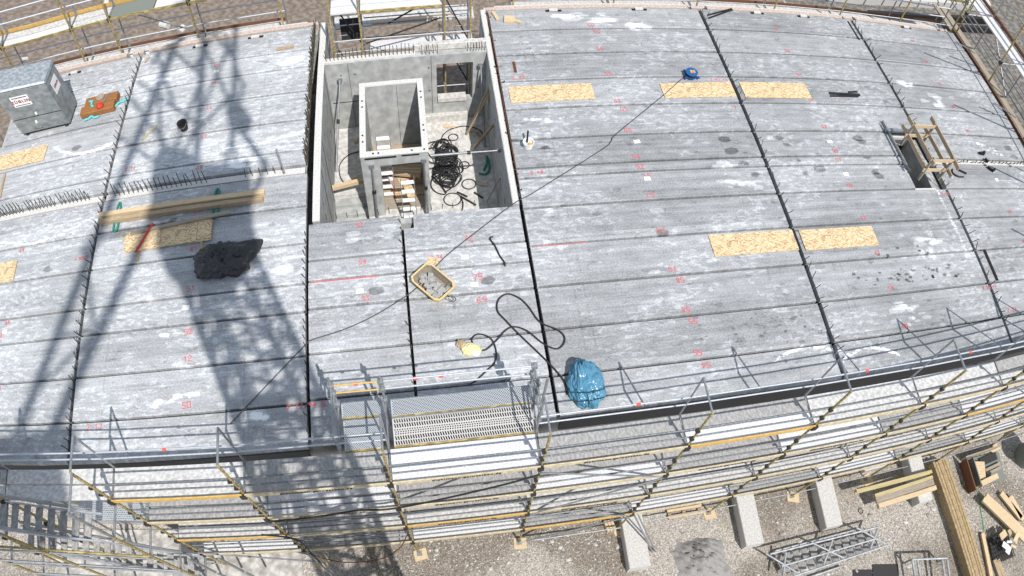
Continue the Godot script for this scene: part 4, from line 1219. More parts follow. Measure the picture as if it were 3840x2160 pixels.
func make_deck_things() -> void:
	var g := "chipboard sheets covering holes in the deck"
	sheet_on("chipboard_sheet", "chipboard sheet lying alone to the right of the stair core's back corner", "board", 2.9, 5.44, -15.96, -15.28, 0.012, 0.022, M.osb, g, 0.004)
	sheet_on("chipboard_sheet", "chipboard sheet with the blue cable reel at its far right corner", "board", 7.63, 10.06, -15.9, -15.25, 0.012, 0.022, M.osb, g, 0.015)
	sheet_on("chipboard_sheet", "chipboard sheet across the joint from the cable reel, left of the black strips", "board", 10.37, 12.84, -15.93, -15.23, 0.012, 0.022, M.osb, g, 0.0)
	sheet_on("chipboard_sheet", "left sheet of the two chipboard sheets in the middle of the right half", "board", 7.54, 10.1, -10.12, -9.45, 0.012, 0.022, M.osb, g, 0.004)
	sheet_on("chipboard_sheet", "right sheet of the two chipboard sheets in the middle of the right half", "board", 10.31, 12.85, -10.09, -9.42, 0.012, 0.022, M.osb, g, 0.0)
	sheet_on("chipboard_sheet", "chipboard sheet cut by the left picture edge in front of the steel box", "board", -14.65, -12.18, -16.08, -15.41, 0.012, 0.022, M.osb, g, 0.0)
	sheet_on("chipboard_sheet", "chipboard sheet cut by the left picture edge level with the black bag", "board", -14.65, -12.18, -11.63, -10.92, 0.012, 0.022, M.osb, g, 0.0)
	sheet_on("chipboard_scrap", "small square chipboard offcut behind the mortar tub", "board", 0.06, 0.37, -10.12, -9.94, 0.008, 0.018, M.osb, "", -0.3)
	stick("wooden_board", "grey wooden board at the left picture edge on the deck", "plank", Vector3(-13.85, 0.02, -15.25), Vector3(-13.75, 0.02, -14.2), 0.1, 0.03, M.old_wood, at_f)
	# steel site box
	var s := thing("tool_chest", "big grey steel site chest with a white sign at the far left corner", "chest", plan(at_f, Vector3(-12.45, 0, -17.2)))
	part("body", Shape.new().span(-13.46, -11.42, 0.1, 1.84, -17.72, -16.74, 2, 0.03), M.steel_box, s, at_f)
	part("lid", Shape.new().span(-13.5, -11.38, 1.84, 1.94, -17.76, -16.7, 2, 0.045), M.steel_top, s, at_f)
	part("front_flap", Shape.new().span(-13.42, -11.46, 0.16, 0.7, -16.735, -16.71, 2), M.steel_box, s, at_f)
	part("flap_seam", Shape.new().span(-13.45, -11.43, 0.7, 0.725, -16.738, -16.73, 2), M.dark, s, at_f)
	for x in [-13.3, -11.6]: part("skid", Shape.new().span(x - 0.06, x + 0.06, 0.0, 0.1, -17.7, -16.76), M.dark, s, at_f)
	part("handle", Shape.new().pipe([Vector3(-12.75, 0.3, -16.71), Vector3(-12.75, 0.3, -16.66), Vector3(-12.45, 0.3, -16.66), Vector3(-12.45, 0.3, -16.71)], 0.012), M.zinc, s, at_f)
	for x in [-12.55, -12.35]: part("padlock", Shape.new().box(Vector3(x, 0.52 if x < -12.4 else 0.85, -16.69), Vector3(0.07, 0.09, 0.04)), M.white, s, at_f)
	var plate := part("sign", Shape.new().span(-13.0, -12.28, 1.2, 1.6, -16.74, -16.725), M.white, s, at_f)
	part("sign_line", Shape.new().span(-12.95, -12.33, 1.53, 1.56, -16.725, -16.722), M.dark, plate, at_f)
	part("sign_line", Shape.new().span(-12.95, -12.33, 1.24, 1.265, -16.725, -16.722), M.dark, plate, at_f)
	lettering("ZÜBLIN", plan(at_f, Vector3(-12.64, 1.4, -16.716)), plan(at_f, Vector3(-12.3, 0, -16.7)) - plan(at_f, Vector3(-13, 0, -16.7)), 0.112, plate, M.sign_red)
	var plate2 := part("sign", Shape.new().span(-11.42, -11.405, 1.15, 1.6, -17.45, -17.0), M.white, s, at_f)
	lettering("ZÜBLIN", plan(at_f, Vector3(-11.395, 1.38, -17.22)), plan(at_f, Vector3(-11.4, 0, -17.6)) - plan(at_f, Vector3(-11.4, 0, -16.9)), 0.075, plate2, M.sign_red)
	# orange timber blocks with straps
	for k in 2:
		var c := Vector3(-10.38 + k * 0.06, 0.11, -17.13 - k * 0.39)
		single("timber_block", Shape.new().box(c, Vector3(1.28 - k * 0.05, 0.2, 0.36), Basis(Vector3.UP, 0.05), 2, 0.015), M.orange_wood, ["front block of the two orange timber blocks beside the steel chest", "rear block of the two orange timber blocks beside the steel chest"][k], "timber", c - Vector3(0, 0.11, 0), at_f, "orange timber blocks")
	for q in [[0, -10.75, -17.5, -10.5, -17.2, "turquoise lifting sling looped over the left of the orange timber blocks"], [1, -9.95, -17.1, -9.3, -17.45, "turquoise lifting sling trailing off the right end of the orange blocks"], [2, -10.9, -16.85, -10.3, -16.87, "turquoise strap end on the deck before the orange blocks"]]:
		var pts := []
		for k in 9:
			var f := k / 8.0
			pts.append(Vector3(lerp(q[1], q[3], f) + 0.05 * sin(f * 6.0), (0.23 if q[0] == 0 else 0.05) + 0.02 * (k % 2), lerp(q[2], q[4], f) + 0.05 * sin(f * 8.0 + 1.0)))
		single("lifting_sling", Shape.new().pipe(curve(pts, 4), 0.045, 5), M.mint, q[5], "sling", Vector3(q[1], 0, q[2]), at_f, "turquoise slings")
	single("red_strap_coil", bag(Vector3(-10.25, 0.21, -17.12), Vector3(0.14, 0.09, 0.12), 4, 0.3, []), M.red, "coiled red strap on top of the orange timber blocks", "strap", Vector3(-10.25, 0.21, -17.12), at_f)
	single("strap_roll", Shape.new().lathe(Vector3(-10.35, 0.21, -17.55), [Vector2(0.14, 0.0), Vector2(0.15, 0.05), Vector2(0.1, 0.06), Vector2(0.05, 0.02), Vector2(0, 0.02)], 12), M.grey_wood, "round grey roll on top of the rear orange timber block", "roll", Vector3(-10.35, 0.21, -17.55), at_f)
	stick("crate_bar", "short dark bar lying across the rear orange timber block", "bar", Vector3(-10.15, 0.23, -17.3), Vector3(-10.05, 0.23, -17.65), 0.05, 0.03, M.zinc, at_f)
	# bucket and stick in the crane's shadow
	var bk := thing("bucket", "dark mortar bucket standing alone in the crane shadow on the left deck", "bucket", plan(at_f, Vector3(-7.0, 0, -15.62)))
	part("pail", Shape.new().lathe(Vector3(-7.0, 0, -15.62), [Vector2(0.12, 0), Vector2(0.16, 0.3), Vector2(0.17, 0.3), Vector2(0.145, 0.29), Vector2(0.11, 0.03), Vector2(0, 0.03)], 18), M.dark, bk, at_f)
	part("handle", Shape.new().pipe(curve([Vector3(-7.16, 0.29, -15.62), Vector3(-7.1, 0.26, -15.42), Vector3(-6.9, 0.26, -15.42), Vector3(-6.84, 0.29, -15.62)]), 0.008), M.zinc, bk, at_f)
	stick("wooden_stick", "thin wooden stick lying left of the dark bucket", "stick", Vector3(-8.4, 0.02, -15.42), Vector3(-7.98, 0.02, -15.98), 0.05, 0.03, M.yellow_wood, at_f)
	stick("wooden_offcut", "short wooden offcut at the far end of the left joint", "offcut", Vector3(-9.1, 0.02, -19.15), Vector3(-8.98, 0.02, -19.4), 0.07, 0.03, M.old_wood, at_f)
	stick("wooden_offcut", "brown wooden offcut near the far joint left of the stair core", "offcut", Vector3(-4.3, 0.03, -18.68), Vector3(-3.72, 0.03, -18.72), 0.13, 0.05, M.old_wood, at_f)
	stick("steel_angle", "grey steel angle across the bare wall top left of the stair core", "bar", Vector3(-3.96, 0.08, -14.2), Vector3(-3.7, 0.05, -13.35), 0.06, 0.08, M.zinc, at_f)
	# long timbers, chipboard pile and slings
	var gt := "long timbers beside the chipboard pile"
	stick("long_timber", "rear one of the two long pale timbers lying on green slings", "timber", Vector3(-9.26, 0.12, -12.62), Vector3(-4.2, 0.12, -12.66), 0.14, 0.2, M.pine, at_f, gt)
	stick("long_timber", "front one of the two long pale timbers lying on green slings", "timber", Vector3(-9.2, 0.1, -12.43), Vector3(-4.24, 0.1, -12.47), 0.13, 0.17, M.old_wood, at_f, gt)
	for q in [[-8.68, "left green sling under the long timbers"], [-5.6, "right green sling under the long timbers"]]:
		for side in [0]:
			single("round_sling", Shape.new().pipe(curve(flat([q[0] - 0.04, -12.08, q[0] + 0.06, -12.2, q[0] + 0.03, -12.9, q[0] - 0.02, -13.08, q[0] - 0.08, -12.9, q[0] - 0.08, -12.2, q[0] - 0.04, -12.08], 0.03), 4), 0.035, 5), M.green, q[1], "sling", Vector3(q[0], 0, -12.5), at_f, "green slings")
	for k in 2:
		sheet_on("chipboard_pile_sheet", ["lower chipboard sheet of the pile behind the black bag", "upper shorter chipboard sheet of the pile behind the black bag"][k], "board", -8.28 + k * 0.25, -5.65 - k * 0.42, -12.0 + k * 0.02, -11.32, 0.05 + k * 0.03, 0.025, M.osb, "chipboard pile", 0.02)
	sheet_on("chipboard_offcut", "cut chipboard offcut with a curved end on the left of the pile", "board", -8.0, -7.15, -11.95, -11.38, 0.112, 0.022, M.osb, "", 0.05)
	sheet_on("chipboard_offcut", "square chipboard offcut on the right end of the pile", "board", -6.06, -5.66, -12.02, -11.4, 0.082, 0.022, M.osb, "", 0.03)
	stick("wooden_batten", "pale wooden batten lying along the top of the chipboard pile", "batten", Vector3(-8.08, 0.16, -11.83), Vector3(-5.15, 0.16, -12.12), 0.1, 0.06, M.grey_wood, at_f)
	stick("wooden_batten", "short batten sticking out under the left of the chipboard pile", "batten", Vector3(-7.85, 0.025, -11.6), Vector3(-7.8, 0.025, -11.0), 0.08, 0.05, M.old_wood, at_f)
	stick("wooden_batten", "short batten sticking out under the right of the chipboard pile", "batten", Vector3(-5.95, 0.025, -11.6), Vector3(-5.9, 0.025, -11.05), 0.08, 0.05, M.old_wood, at_f)
	stick("wooden_batten", "small yellow lath left of the chipboard pile", "batten", Vector3(-8.6, 0.02, -12.0), Vector3(-8.3, 0.02, -11.75), 0.04, 0.02, M.yellow_wood, at_f)
	stick("red_lath", "red painted lath across the chipboard pile", "lath", Vector3(-7.82, 0.17, -11.2), Vector3(-7.4, 0.2, -12.05), 0.06, 0.03, M.red, at_f)
	single("black_bag", bag(Vector3(-5.24, 0.0, -10.58), Vector3(0.66, 0.5, 0.46), 8, 0.34, [[-1, 0.1, -0.75, 0.26, 5.0], [1, 0, 0.7, 0.26, 5.0], [-1, 0, 0.9, 0.3, 6.0], [1, 0.2, -0.6, 0.18, 5.0]], Vector3(0.42, 0.06, -0.2), Vector3.UP, 0.06, 130), M.black_bag, "crumpled black plastic rubbish bag on the deck in the crane shadow", "bag", Vector3(-5.28, 0, -10.6), at_f)
	single("blue_bag", bag(Vector3(3.42, 0.0, -6.28), Vector3(0.42, 0.38, 0.5), 21, 0.2, [[0.3, -0.1, 1, 0.12, 3.0], [-0.5, 0.2, 0.6, 0.06, 4.0]], Vector3(-0.05, 0.12, -0.1), Vector3(-0.1, 0.35, -1.0), 0.3, 130, 1), M.blue_bag, "full blue plastic rubbish bag by the front edge of the deck", "bag", Vector3(3.43, 0, -6.32), at_f)
	# mortar tub
	var tb := thing("mortar_tub", "cream plastic mortar tub filled with broken concrete", "tub", plan(at_f, Vector3(0.15, 0, -9.28)))
	part("shell", tub_loft([tub_ring(0.84, 0.0), tub_ring(0.97, 0.3), tub_ring(1.05, 0.3), tub_ring(1.05, 0.335), tub_ring(0.955, 0.335)]), M.tub, tb, at_f)
	part("inside", tub_loft([tub_ring(0.955, 0.335), tub_ring(0.92, 0.2), tub_ring(0.82, 0.03), tub_ring(0.05, 0.03)]), M.tub_in, tb, at_f)
	part("grip", Shape.new().pipe(curve([Vector3(0.55, 0.3, -8.85), Vector3(0.66, 0.25, -8.78), Vector3(0.6, 0.25, -8.7), Vector3(0.47, 0.3, -8.78)]), 0.012), M.wire, tb, at_f)
	var tb_b := Basis(Vector3.UP, -0.86)
	for k in 34:
		var p := Vector3(rng.randf_range(-0.36, 0.4), 0, rng.randf_range(-0.2, 0.22))
		var sz := rng.randf_range(0.07, 0.2)
		var rb := Basis.from_euler(Vector3(rng.randfn(0, 0.35), rng.randf() * TAU, rng.randfn(0, 0.35)))
		single("concrete_lump", Shape.new().box(Vector3(0.13, 0.1 + 0.1 * rng.randf(), -9.25) + tb_b * p, Vector3(sz, sz * 0.5, sz * 0.75), rb, 1, sz * 0.1), M.rubble, "broken grey concrete lump in the cream mortar tub", "rubble", Vector3(0.13, 0.1, -9.25) + tb_b * p, at_f, "broken concrete in the mortar tub")
	var sk := thing("cement_sack", "crumpled yellow and white cement sack at the end of the black hose", "sack", plan(at_f, Vector3(0.85, 0, -7.52)))
	part("sack_body", bag(Vector3(0.87, 0, -7.48), Vector3(0.22, 0.14, 0.16), 31, 0.35, [[1, 0, 0.6, 0.3, 4.0], [-0.6, 0, -1, 0.2, 4.0]]), M.sack, sk, at_f)
	part("torn_end", bag(Vector3(0.66, 0, -7.66), Vector3(0.12, 0.12, 0.11), 32, 0.6, []), M.old_wood, sk, at_f)
	part("sack_bottom", bag(Vector3(0.99, 0, -7.38), Vector3(0.1, 0.1, 0.09), 33, 0.2, []), M.white, sk, at_f)
	# buckets, reel and rods
	var wb := thing("white_bucket", "white bucket with yellow nails and a black grip beside the stair core", "bucket", plan(at_f, Vector3(3.15, 0, -13.55)))
	part("pail", Shape.new().lathe(Vector3(3.15, 0, -13.55), [Vector2(0.13, 0), Vector2(0.155, 0.25), Vector2(0.165, 0.25), Vector2(0.14, 0.24), Vector2(0.12, 0.12), Vector2(0, 0.12)], 18), M.white, wb, at_f)
	part("filling", Shape.new().lathe(Vector3(3.19, 0.12, -13.53), [Vector2(0.08, 0), Vector2(0.05, 0.06), Vector2(0, 0.07)], 8), M.toe_orange, wb, at_f)
	part("grip", Shape.new().beam(Vector3(3.12, 0.15, -13.6), Vector3(3.17, 0.4, -13.85), 0.05, 0.05), M.void, wb, at_f)
	var rl := thing("cable_reel", "blue cable reel with a stand at the corner of a chipboard sheet", "reel", plan(at_f, Vector3(8.75, 0, -16.2)))
	part("drum", Shape.new().lathe(Vector3(8.75, 0.06, -16.2), [Vector2(0.2, 0), Vector2(0.2, 0.03), Vector2(0.11, 0.03), Vector2(0.11, 0.15), Vector2(0.2, 0.15), Vector2(0.2, 0.18), Vector2(0, 0.19)], 18), M.blue, rl, at_f)
	part("cable_wrap", Shape.new().lathe(Vector3(8.75, 0.09, -16.2), [Vector2(0.17, 0), Vector2(0.18, 0.06), Vector2(0.17, 0.12)], 18), M.cable, rl, at_f)
	for a in [0.6, 2.5, 3.9, 5.4]: part("stand_foot", Shape.new().beam(Vector3(8.75 + cos(a) * 0.12, 0.05, -16.2 + sin(a) * 0.12), Vector3(8.75 + cos(a) * 0.29, 0.12, -16.2 + sin(a) * 0.29), 0.06, 0.06), M.blue, rl, at_f)
	for x in [8.72, 8.81]: part("socket", Shape.new().span(x - 0.035, x + 0.035, 0.24, 0.275, -16.24, -16.13), M.toe_orange, rl, at_f)
	for q in [[13.66, -15.5, 14.94, -15.48, 0.09, "widest of the three black rubber strips on the right deck"], [13.64, -15.37, 14.84, -15.4, 0.05, "front narrow one of the three black rubber strips"], [14.5, -15.6, 14.9, -15.63, 0.05, "shortest of the three black rubber strips"]]:
		stick("rubber_strip", q[5], "strip", Vector3(q[0], 0.025, q[1]), Vector3(q[2], 0.025, q[3]), q[4], 0.04, M.cable, at_f, "black rubber strips")
	stick("thin_strip", "rear one of two dark strips lying in a V by the far edge", "strip", Vector3(10.35, 0.02, -19.36), Vector3(11.45, 0.02, -19.8), 0.06, 0.03, M.cable, at_f)
	stick("thin_strip", "front one of two dark strips lying in a V by the far edge", "strip", Vector3(10.33, 0.02, -19.19), Vector3(11.46, 0.03, -19.74), 0.06, 0.03, M.cable, at_f)
	stick("wood_block", "pale wooden block by the back corner of the stair core", "offcut", Vector3(2.86, 0.04, -19.62), Vector3(2.98, 0.04, -19.18), 0.12, 0.07, M.pine, at_f)
	sheet_on("wood_block", "square pale wooden board with a dark side near the far edge", "offcut", 3.18, 3.52, -19.35, -19.0, 0.0, 0.08, M.pine, "", -0.15)
	stick("wood_block", "short wooden batten leaning on the square pale board", "offcut", Vector3(3.45, 0.05, -19.15), Vector3(3.72, 0.04, -18.97), 0.1, 0.07, M.pine, at_f)
	single("crow_bar", Shape.new().pipe(curve([Vector3(1.8, 0.02, -10.6), Vector3(1.72, 0.03, -10.56), Vector3(1.74, 0.03, -10.46), Vector3(1.8, 0.02, -10.36), Vector3(1.9, 0.02, -10.0), Vector3(1.99, 0.02, -9.8), Vector3(1.98, 0.02, -9.68)]), 0.024), M.cable, "bent black crowbar on the middle panels", "crowbar", Vector3(1.85, 0, -10.1), at_f)
	single("black_hose", Shape.new().pipe(curve(flat([0.98, -7.58, 0.93, -7.74, 1.05, -7.86, 1.22, -7.84, 1.4, -7.7, 1.47, -7.4, 1.4, -7.1, 1.2, -6.92, 0.95, -6.72, 0.75, -6.6], 0.025), 5), 0.02, 6), M.cable, "short black hose curling from the cement sack to the landing", "hose", Vector3(1.3, 0, -7.4), at_f)
	single("black_hose", Shape.new().pipe(curve(flat([1.02, -7.44, 1.14, -7.43, 1.28, -7.47, 1.56, -7.7, 1.74, -7.88, 1.97, -7.97, 2.27, -7.83, 2.6, -7.46, 2.89, -7.28, 3.08, -7.38, 3.14, -7.58, 3.0, -7.78, 2.62, -8.03, 2.4, -8.48, 2.21, -8.74, 1.94, -8.88, 1.7, -8.74, 1.64, -8.44, 1.81, -8.15, 2.07, -7.76, 2.65, -6.95, 2.93, -6.46, 2.95, -6.1], 0.03), 6), 0.022, 6), M.cable, "long black hose lying in a figure of eight before the front edge", "hose", Vector3(2.3, 0, -8), at_f)
	single("thin_cable", Shape.new().pipe(curve(flat([8.62, -16.15, 8.4, -16.05, 7.49, -15.25, 5.78, -13.84, 5.55, -13.55, 5.18, -13.24, 3.09, -11.92, 2.47, -11.58, 0.89, -10.4, 0.36, -9.95, -0.25, -9.3, -0.64, -9.02, -1.4, -8.6, -2.14, -8.32, -2.88, -8.14, -3.05, -8.02, -3.96, -7.11, -4.89, -6.19], 0.035), 4), 0.014, 5), M.wire, "thin grey cable running from the blue reel across the whole deck", "cable", Vector3(1, 0, -10.5), at_f)
	single("black_cable_end", Shape.new().pipe(curve(flat([17.45, -12.2, 17.36, -12.08, 17.42, -11.96, 17.6, -11.88, 17.8, -11.88], 0.03), 4), 0.03, 6), M.cable, "bent black cable end before the wooden guard frame", "cable", Vector3(17.5, 0, -12), at_f)
	stick("black_cable_piece", "straight short black cable piece before the wooden guard frame", "cable", Vector3(17.68, 0.03, -12.2), Vector3(18.03, 0.03, -12.02), 0.05, 0.05, M.cable, at_f)
	for q in [[19.3, -12.95, 0.2, "leftmost black clamp piece behind the row of bars at the right"], [19.5, -12.9, -0.9, "black clamp piece at the right of those behind the row of bars"], [19.45, -12.7, 1.2, "black clamp piece touching the row of bars at the right"], [19.35, -12.32, 0.9, "left black clamp piece in front of the row of bars at the right"], [19.5, -12.15, -0.5, "right black clamp piece in front of the row of bars at the right"]]:
		stick("black_clamp", q[3], "clamp", Vector3(q[0], 0.04, q[1]), Vector3(q[0] + cos(q[2]) * 0.22, 0.04, q[1] + sin(q[2]) * 0.16), 0.09, 0.07, M.void, at_f, "black clamp pieces")
	var tags := [[1.02, -10.06, "below the number seventy-two on the middle panels"], [1.17, -9.24, "below the number seventy-five beside the mortar tub"], [-1.67, -9.36, "on the narrow panels left of the mortar tub"], [-6.2, -9.4, "in the crane shadow in front of the black bag"], [-12.15, -9.28, "at the left edge of the photo"], [6.32, -13.52, "right of the white bucket"], [6.3, -12.15, "above the number fifty-seven"], [12.72, -13.35, "third from the right in the rear tag row"], [12.77, -12.04, "left of the wooden guard frame in the front row"], [19.56, -13.42, "right of the wooden guard frame, behind the bars"], [19.53, -11.78, "right of the wooden guard frame, before the bars"], [-6.28, -18.05, "on the far left panels in the crane shadow"]]
	for q in tags: sheet_on("paper_tag", "small white paper tag " + q[2], "tag", q[0] - 0.095, q[0] + 0.095, q[1] - 0.065, q[1] + 0.065, 0.011, 0.002, M.paper, "white paper tags on the panels", rng.randf_range(-0.1, 0.1))
	# wooden guard frame over the right opening
	var fr := thing("wooden_guard_frame", "nailed wooden guard frame standing over the hatch in the right deck", "guard frame", plan(at_f, Vector3(16.05, 0, -12.5)))
	for q in [[15.55, -13.6, 15.56, -11.6, 1.0], [16.6, -13.62, 16.57, -11.42, 1.0], [15.62, -13.66, 15.6, -11.74, 0.52], [16.6, -13.6, 16.62, -11.5, 0.52]]:
		part("rail_board", Shape.new().beam(Vector3(q[0], q[4], q[1]), Vector3(q[2], q[4], q[3]), 0.035, 0.15, 3), M.old_wood, fr, at_b)
	for q in [[-13.2, 1.02], [-11.76, 1.02], [-13.22, 0.54], [-11.78, 0.54]]:
		part("cross_board", Shape.new().beam(Vector3(15.5, q[1] - 0.03, q[0]), Vector3(16.66, q[1] - 0.03, q[0]), 0.03, 0.13, 3), M.pine, fr, at_b)
	for x in [15.62, 16.53]:
		for z in [-13.25, -11.8]: part("post", Shape.new().beam(Vector3(x, 0.0, z), Vector3(x, 1.1, z), 0.09, 0.05), M.grey_wood, fr, at_b)
	stick("edge_angle", "dark steel angle along the left side of the hatch", "bar", Vector3(15.3, 0.05, -14.25), Vector3(15.36, 0.05, -12.3), 0.06, 0.08, M.zinc, at_f)
	stick("edge_angle", "dark steel bar along the far side of the hatch", "bar", Vector3(15.2, 0.06, -13.83), Vector3(16.45, 0.06, -13.8), 0.12, 0.1, M.zinc, at_f)
	stick("edge_angle", "steel bar at the near left corner of the hatch", "bar", Vector3(15.3, 0.04, -12.5), Vector3(15.42, 0.04, -12.1), 0.08, 0.06, M.zinc, at_f)
	part("hatch_wall", Shape.new().span(16.32, 16.7, -3.0, -0.24, -13.7, -11.42, 1), M.wall, house, at_b)
	part("hatch_wall", Shape.new().span(15.3, 16.7, -3.0, -0.3, -11.46, -11.3, 1), M.wall, house, at_b)
	part("hatch_lip", Shape.new().span(15.36, 16.3, -0.2, -0.08, -11.5, -11.43, 1), M.wall_edge, house, at_b)
	part("hatch_lip", Shape.new().span(15.36, 16.3, -0.5, -0.1, -13.8, -13.66, 1), M.wall_edge, house, at_b)
	part("hatch_slab", Shape.new().span(15.2, 16.3, -1.2, -1.1, -13.6, -12.4, 1), M.wall_light, house, at_b)

func make_core_things() -> void:
	var f := -3.05
	# push-pull props
	for q in [[Vector3(-2.62, f, -15.74), Vector3(-2.24, -0.6, -17.5), "steel prop leaning on the core's back wall at the left"], [Vector3(-1.3, f, -13.6), Vector3(-1.28, -0.6, -13.76), "steel prop standing before the lift shaft at the left of its door"], [Vector3(2.3, f, -16.24), Vector3(2.25, -0.45, -17.5), "steel prop leaning at the right of the core window"], [Vector3(0.25, f, -13.5), Vector3(0.22, -0.55, -13.76), "steel prop standing at the right of the shaft door"], [Vector3(0.42, -0.5, -13.9), Vector3(2.4, -0.5, -13.9), "horizontal steel prop between the lift shaft and the right core wall"]]:
		var a: Vector3 = q[0]
		var b: Vector3 = q[1]
		var s := thing("steel_prop", q[2], "prop", plan(at_b, a), "steel props in the stair core")
		var m := a.lerp(b, 0.55)
		rod("outer_tube", plan(at_b, a), plan(at_b, m), 0.045, M.zinc, s)
		rod("inner_tube", plan(at_b, m), plan(at_b, b), 0.032, M.zinc, s)
		rod("collar", plan(at_b, a.lerp(b, 0.53)), plan(at_b, a.lerp(b, 0.58)), 0.065, M.coupler, s)
		part("end_plate", Shape.new().box(b, Vector3(0.14, 0.14, 0.04)), M.zinc, s, at_b)
	stick("wooden_plank", "left plank of the two leaning together on the right core wall", "plank", Vector3(1.78, f + 0.1, -16.85), Vector3(2.38, -1.0, -16.6), 0.16, 0.06, M.old_wood, at_b, "planks leaning in the core")
	stick("wooden_plank", "right plank of the two leaning together on the right core wall", "plank", Vector3(1.86, f + 0.1, -17.0), Vector3(2.42, -0.95, -16.85), 0.16, 0.06, M.old_wood, at_b, "planks leaning in the core")
	stick("wooden_plank", "plank leaning on the right core wall above the horizontal prop", "plank", Vector3(1.9, f + 0.1, -16.1), Vector3(2.4, -1.0, -15.35), 0.16, 0.06, M.old_wood, at_b, "planks leaning in the core")
	stick("wooden_plank", "plank leaning in the front right corner of the core", "plank", Vector3(2.1, f + 0.1, -13.9), Vector3(2.42, -1.6, -13.7), 0.1, 0.035, M.old_wood, at_b, "planks leaning in the core")
	stick("wooden_plank", "pale plank across the stair opening at the left core wall", "plank", Vector3(-2.62, -2.2, -14.4), Vector3(-1.6, -2.15, -14.55), 0.12, 0.14, M.pine, at_b)
	for j in 5: stick("wood_scrap", ["scrap of wood on the core floor behind the cable heap", "scrap of wood by the right core wall under the leaning planks", "scrap of wood before the left prop on the core floor", "small scrap of wood at the back of the passage left of the shaft", "scrap of wood right of the steel tools on the core floor"][j], "scrap", Vector3([1.0, 2.1, -2.2, -2.0, 1.9][j], f + 0.03, [-17.3, -16.9, -15.2, -16.9, -14.7][j]), Vector3([1.4, 2.3, -1.9, -1.7, 2.2][j], f + 0.03, [-17.2, -16.5, -15.4, -17.1, -14.6][j]), 0.1, 0.04, M.old_wood if j % 2 else M.pine, at_b, "wood scraps in the core")
	# the heap of cable
	var pts := []
	var r := RandomNumberGenerator.new()
	r.seed = 12
	for k in 30:
		var c := Vector3(0.92 + r.randfn(0, 0.13), f + 0.03 + 0.22 * r.randf(), -15.45 + (k / 30.0) * 1.7 - 0.9 + r.randfn(0, 0.1))
		var ra := r.randf_range(0.18, 0.4)
		var ph := r.randf() * TAU
		for j in 9:
			var a := ph + TAU * j / 8.0
			pts.append(c + Vector3(cos(a) * ra * r.randf_range(0.9, 1.1), 0.05 * sin(a * 2.0 + k) + 0.01 * k / 5.0, sin(a) * ra * r.randf_range(0.9, 1.1)))
	single("cable_heap", Shape.new().pipe(curve(pts, 3), 0.02, 5), M.cable, "tangled heap of black cable on the core floor beside the lift shaft", "cable", Vector3(0.9, f, -15.5), at_b)
	for q in [[1.62, -14.7, 0.22, "loop of black cable right of the heap, largest of the loose loops"], [1.05, -14.15, 0.27, "loose black cable loop in front of the heap"], [1.3, -16.75, 0.16, "small loose black cable loop behind the heap"], [1.55, -15.5, 0.16, "small loose black cable loop right of the middle of the heap"]]:
		var lp := []
		for k in 20: lp.append(Vector3(q[0] + cos(TAU * k / 20) * q[2], f + 0.03, q[1] + sin(TAU * k / 20) * q[2] * 0.9))
		single("cable_loop", Shape.new().pipe(lp, 0.018, 5, true), M.cable, q[3], "cable", Vector3(q[0], f, q[1]), at_b, "loose cable loops")
	single("cable_run", Shape.new().pipe(curve(flat([0.85, -16.5, 0.95, -16.85, 1.2, -17.1, 1.7, -17.22, 2.2, -17.0, 2.35, -16.5], f + 0.03)), 0.018, 5), M.cable, "black cable curving from the heap under the core window", "cable", Vector3(1.2, f, -17), at_b)
	single("cable_run", Shape.new().pipe(curve(flat([-1.75, -16.5, -2.2, -16.4, -2.5, -16.0, -2.48, -15.5, -2.35, -15.2], f + 0.03)), 0.018, 5), M.cable, "black cable curving on the core floor left of the lift shaft", "cable", Vector3(-2.3, f, -16), at_b)
	single("cable_run", Shape.new().pipe(curve(flat([0.5, -13.6, 0.9, -13.5, 1.3, -13.7, 1.35, -14.2], f + 0.03)), 0.018, 5), M.cable, "black cable end at the front of the core floor", "cable", Vector3(0.9, f, -13.6), at_b)
	for q in [[-0.93, -14.75, -3.05, 1.55, "white ladder standing in the lift shaft behind the door"], [-0.3, -13.75, -3.05, 1.85, "white step ladder standing in front of the shaft door"], [-0.9, -14.4, -1.6, 1.7, "white ladder end rising above the front rim of the shaft"]]:
		var s := thing("ladder", q[4], "ladder", plan(at_b, Vector3(q[0], f, q[1])), "white ladders in the core")
		for x in [-0.2, 0.2]: part("stile", Shape.new().beam(Vector3(q[0] + x, q[2] + 0.05, q[1] + 0.35), Vector3(q[0] + x, q[2] + q[3], q[1]), 0.02, 0.05), M.red if q[3] < 1.6 else M.zinc, s, at_b)
		for k in 5:
			var t := (k + 0.6) / 5.2
			part("rung", Shape.new().box(Vector3(q[0], q[2] + 0.05 + (q[3] - 0.05) * t, q[1] + 0.35 * (1.0 - t)), Vector3(0.38, 0.03, 0.12)), M.white, s, at_b)
	for j in 4: stick("shaft_timber", ["lowest", "second", "third", "topmost"][j] + " timber of the stack on the boards inside the lift shaft", "timber", Vector3(-0.95 + j * 0.06, f + 0.12 + j * 0.09, -15.5 + j * 0.12), Vector3(0.12, f + 0.12 + j * 0.09, -15.35 + j * 0.14), 0.16, 0.08, M.old_wood if j % 2 else M.pine, at_b, "timbers in the lift shaft")
	for q in [[-0.45, -14.55, 0.5, 0.12, "chipboard offcut lying inside the shaft behind the ladder"], [-0.3, -15.1, 0.5, 0.3, "larger chipboard offcut on the boards in the shaft"]]:
		sheet_on("shaft_offcut", q[4], "board", q[0] - 0.3, q[0] + q[2] - 0.1, q[1] - 0.25, q[1] + 0.2, f + 0.02, 0.04, M.osb, "", q[3], at_b)
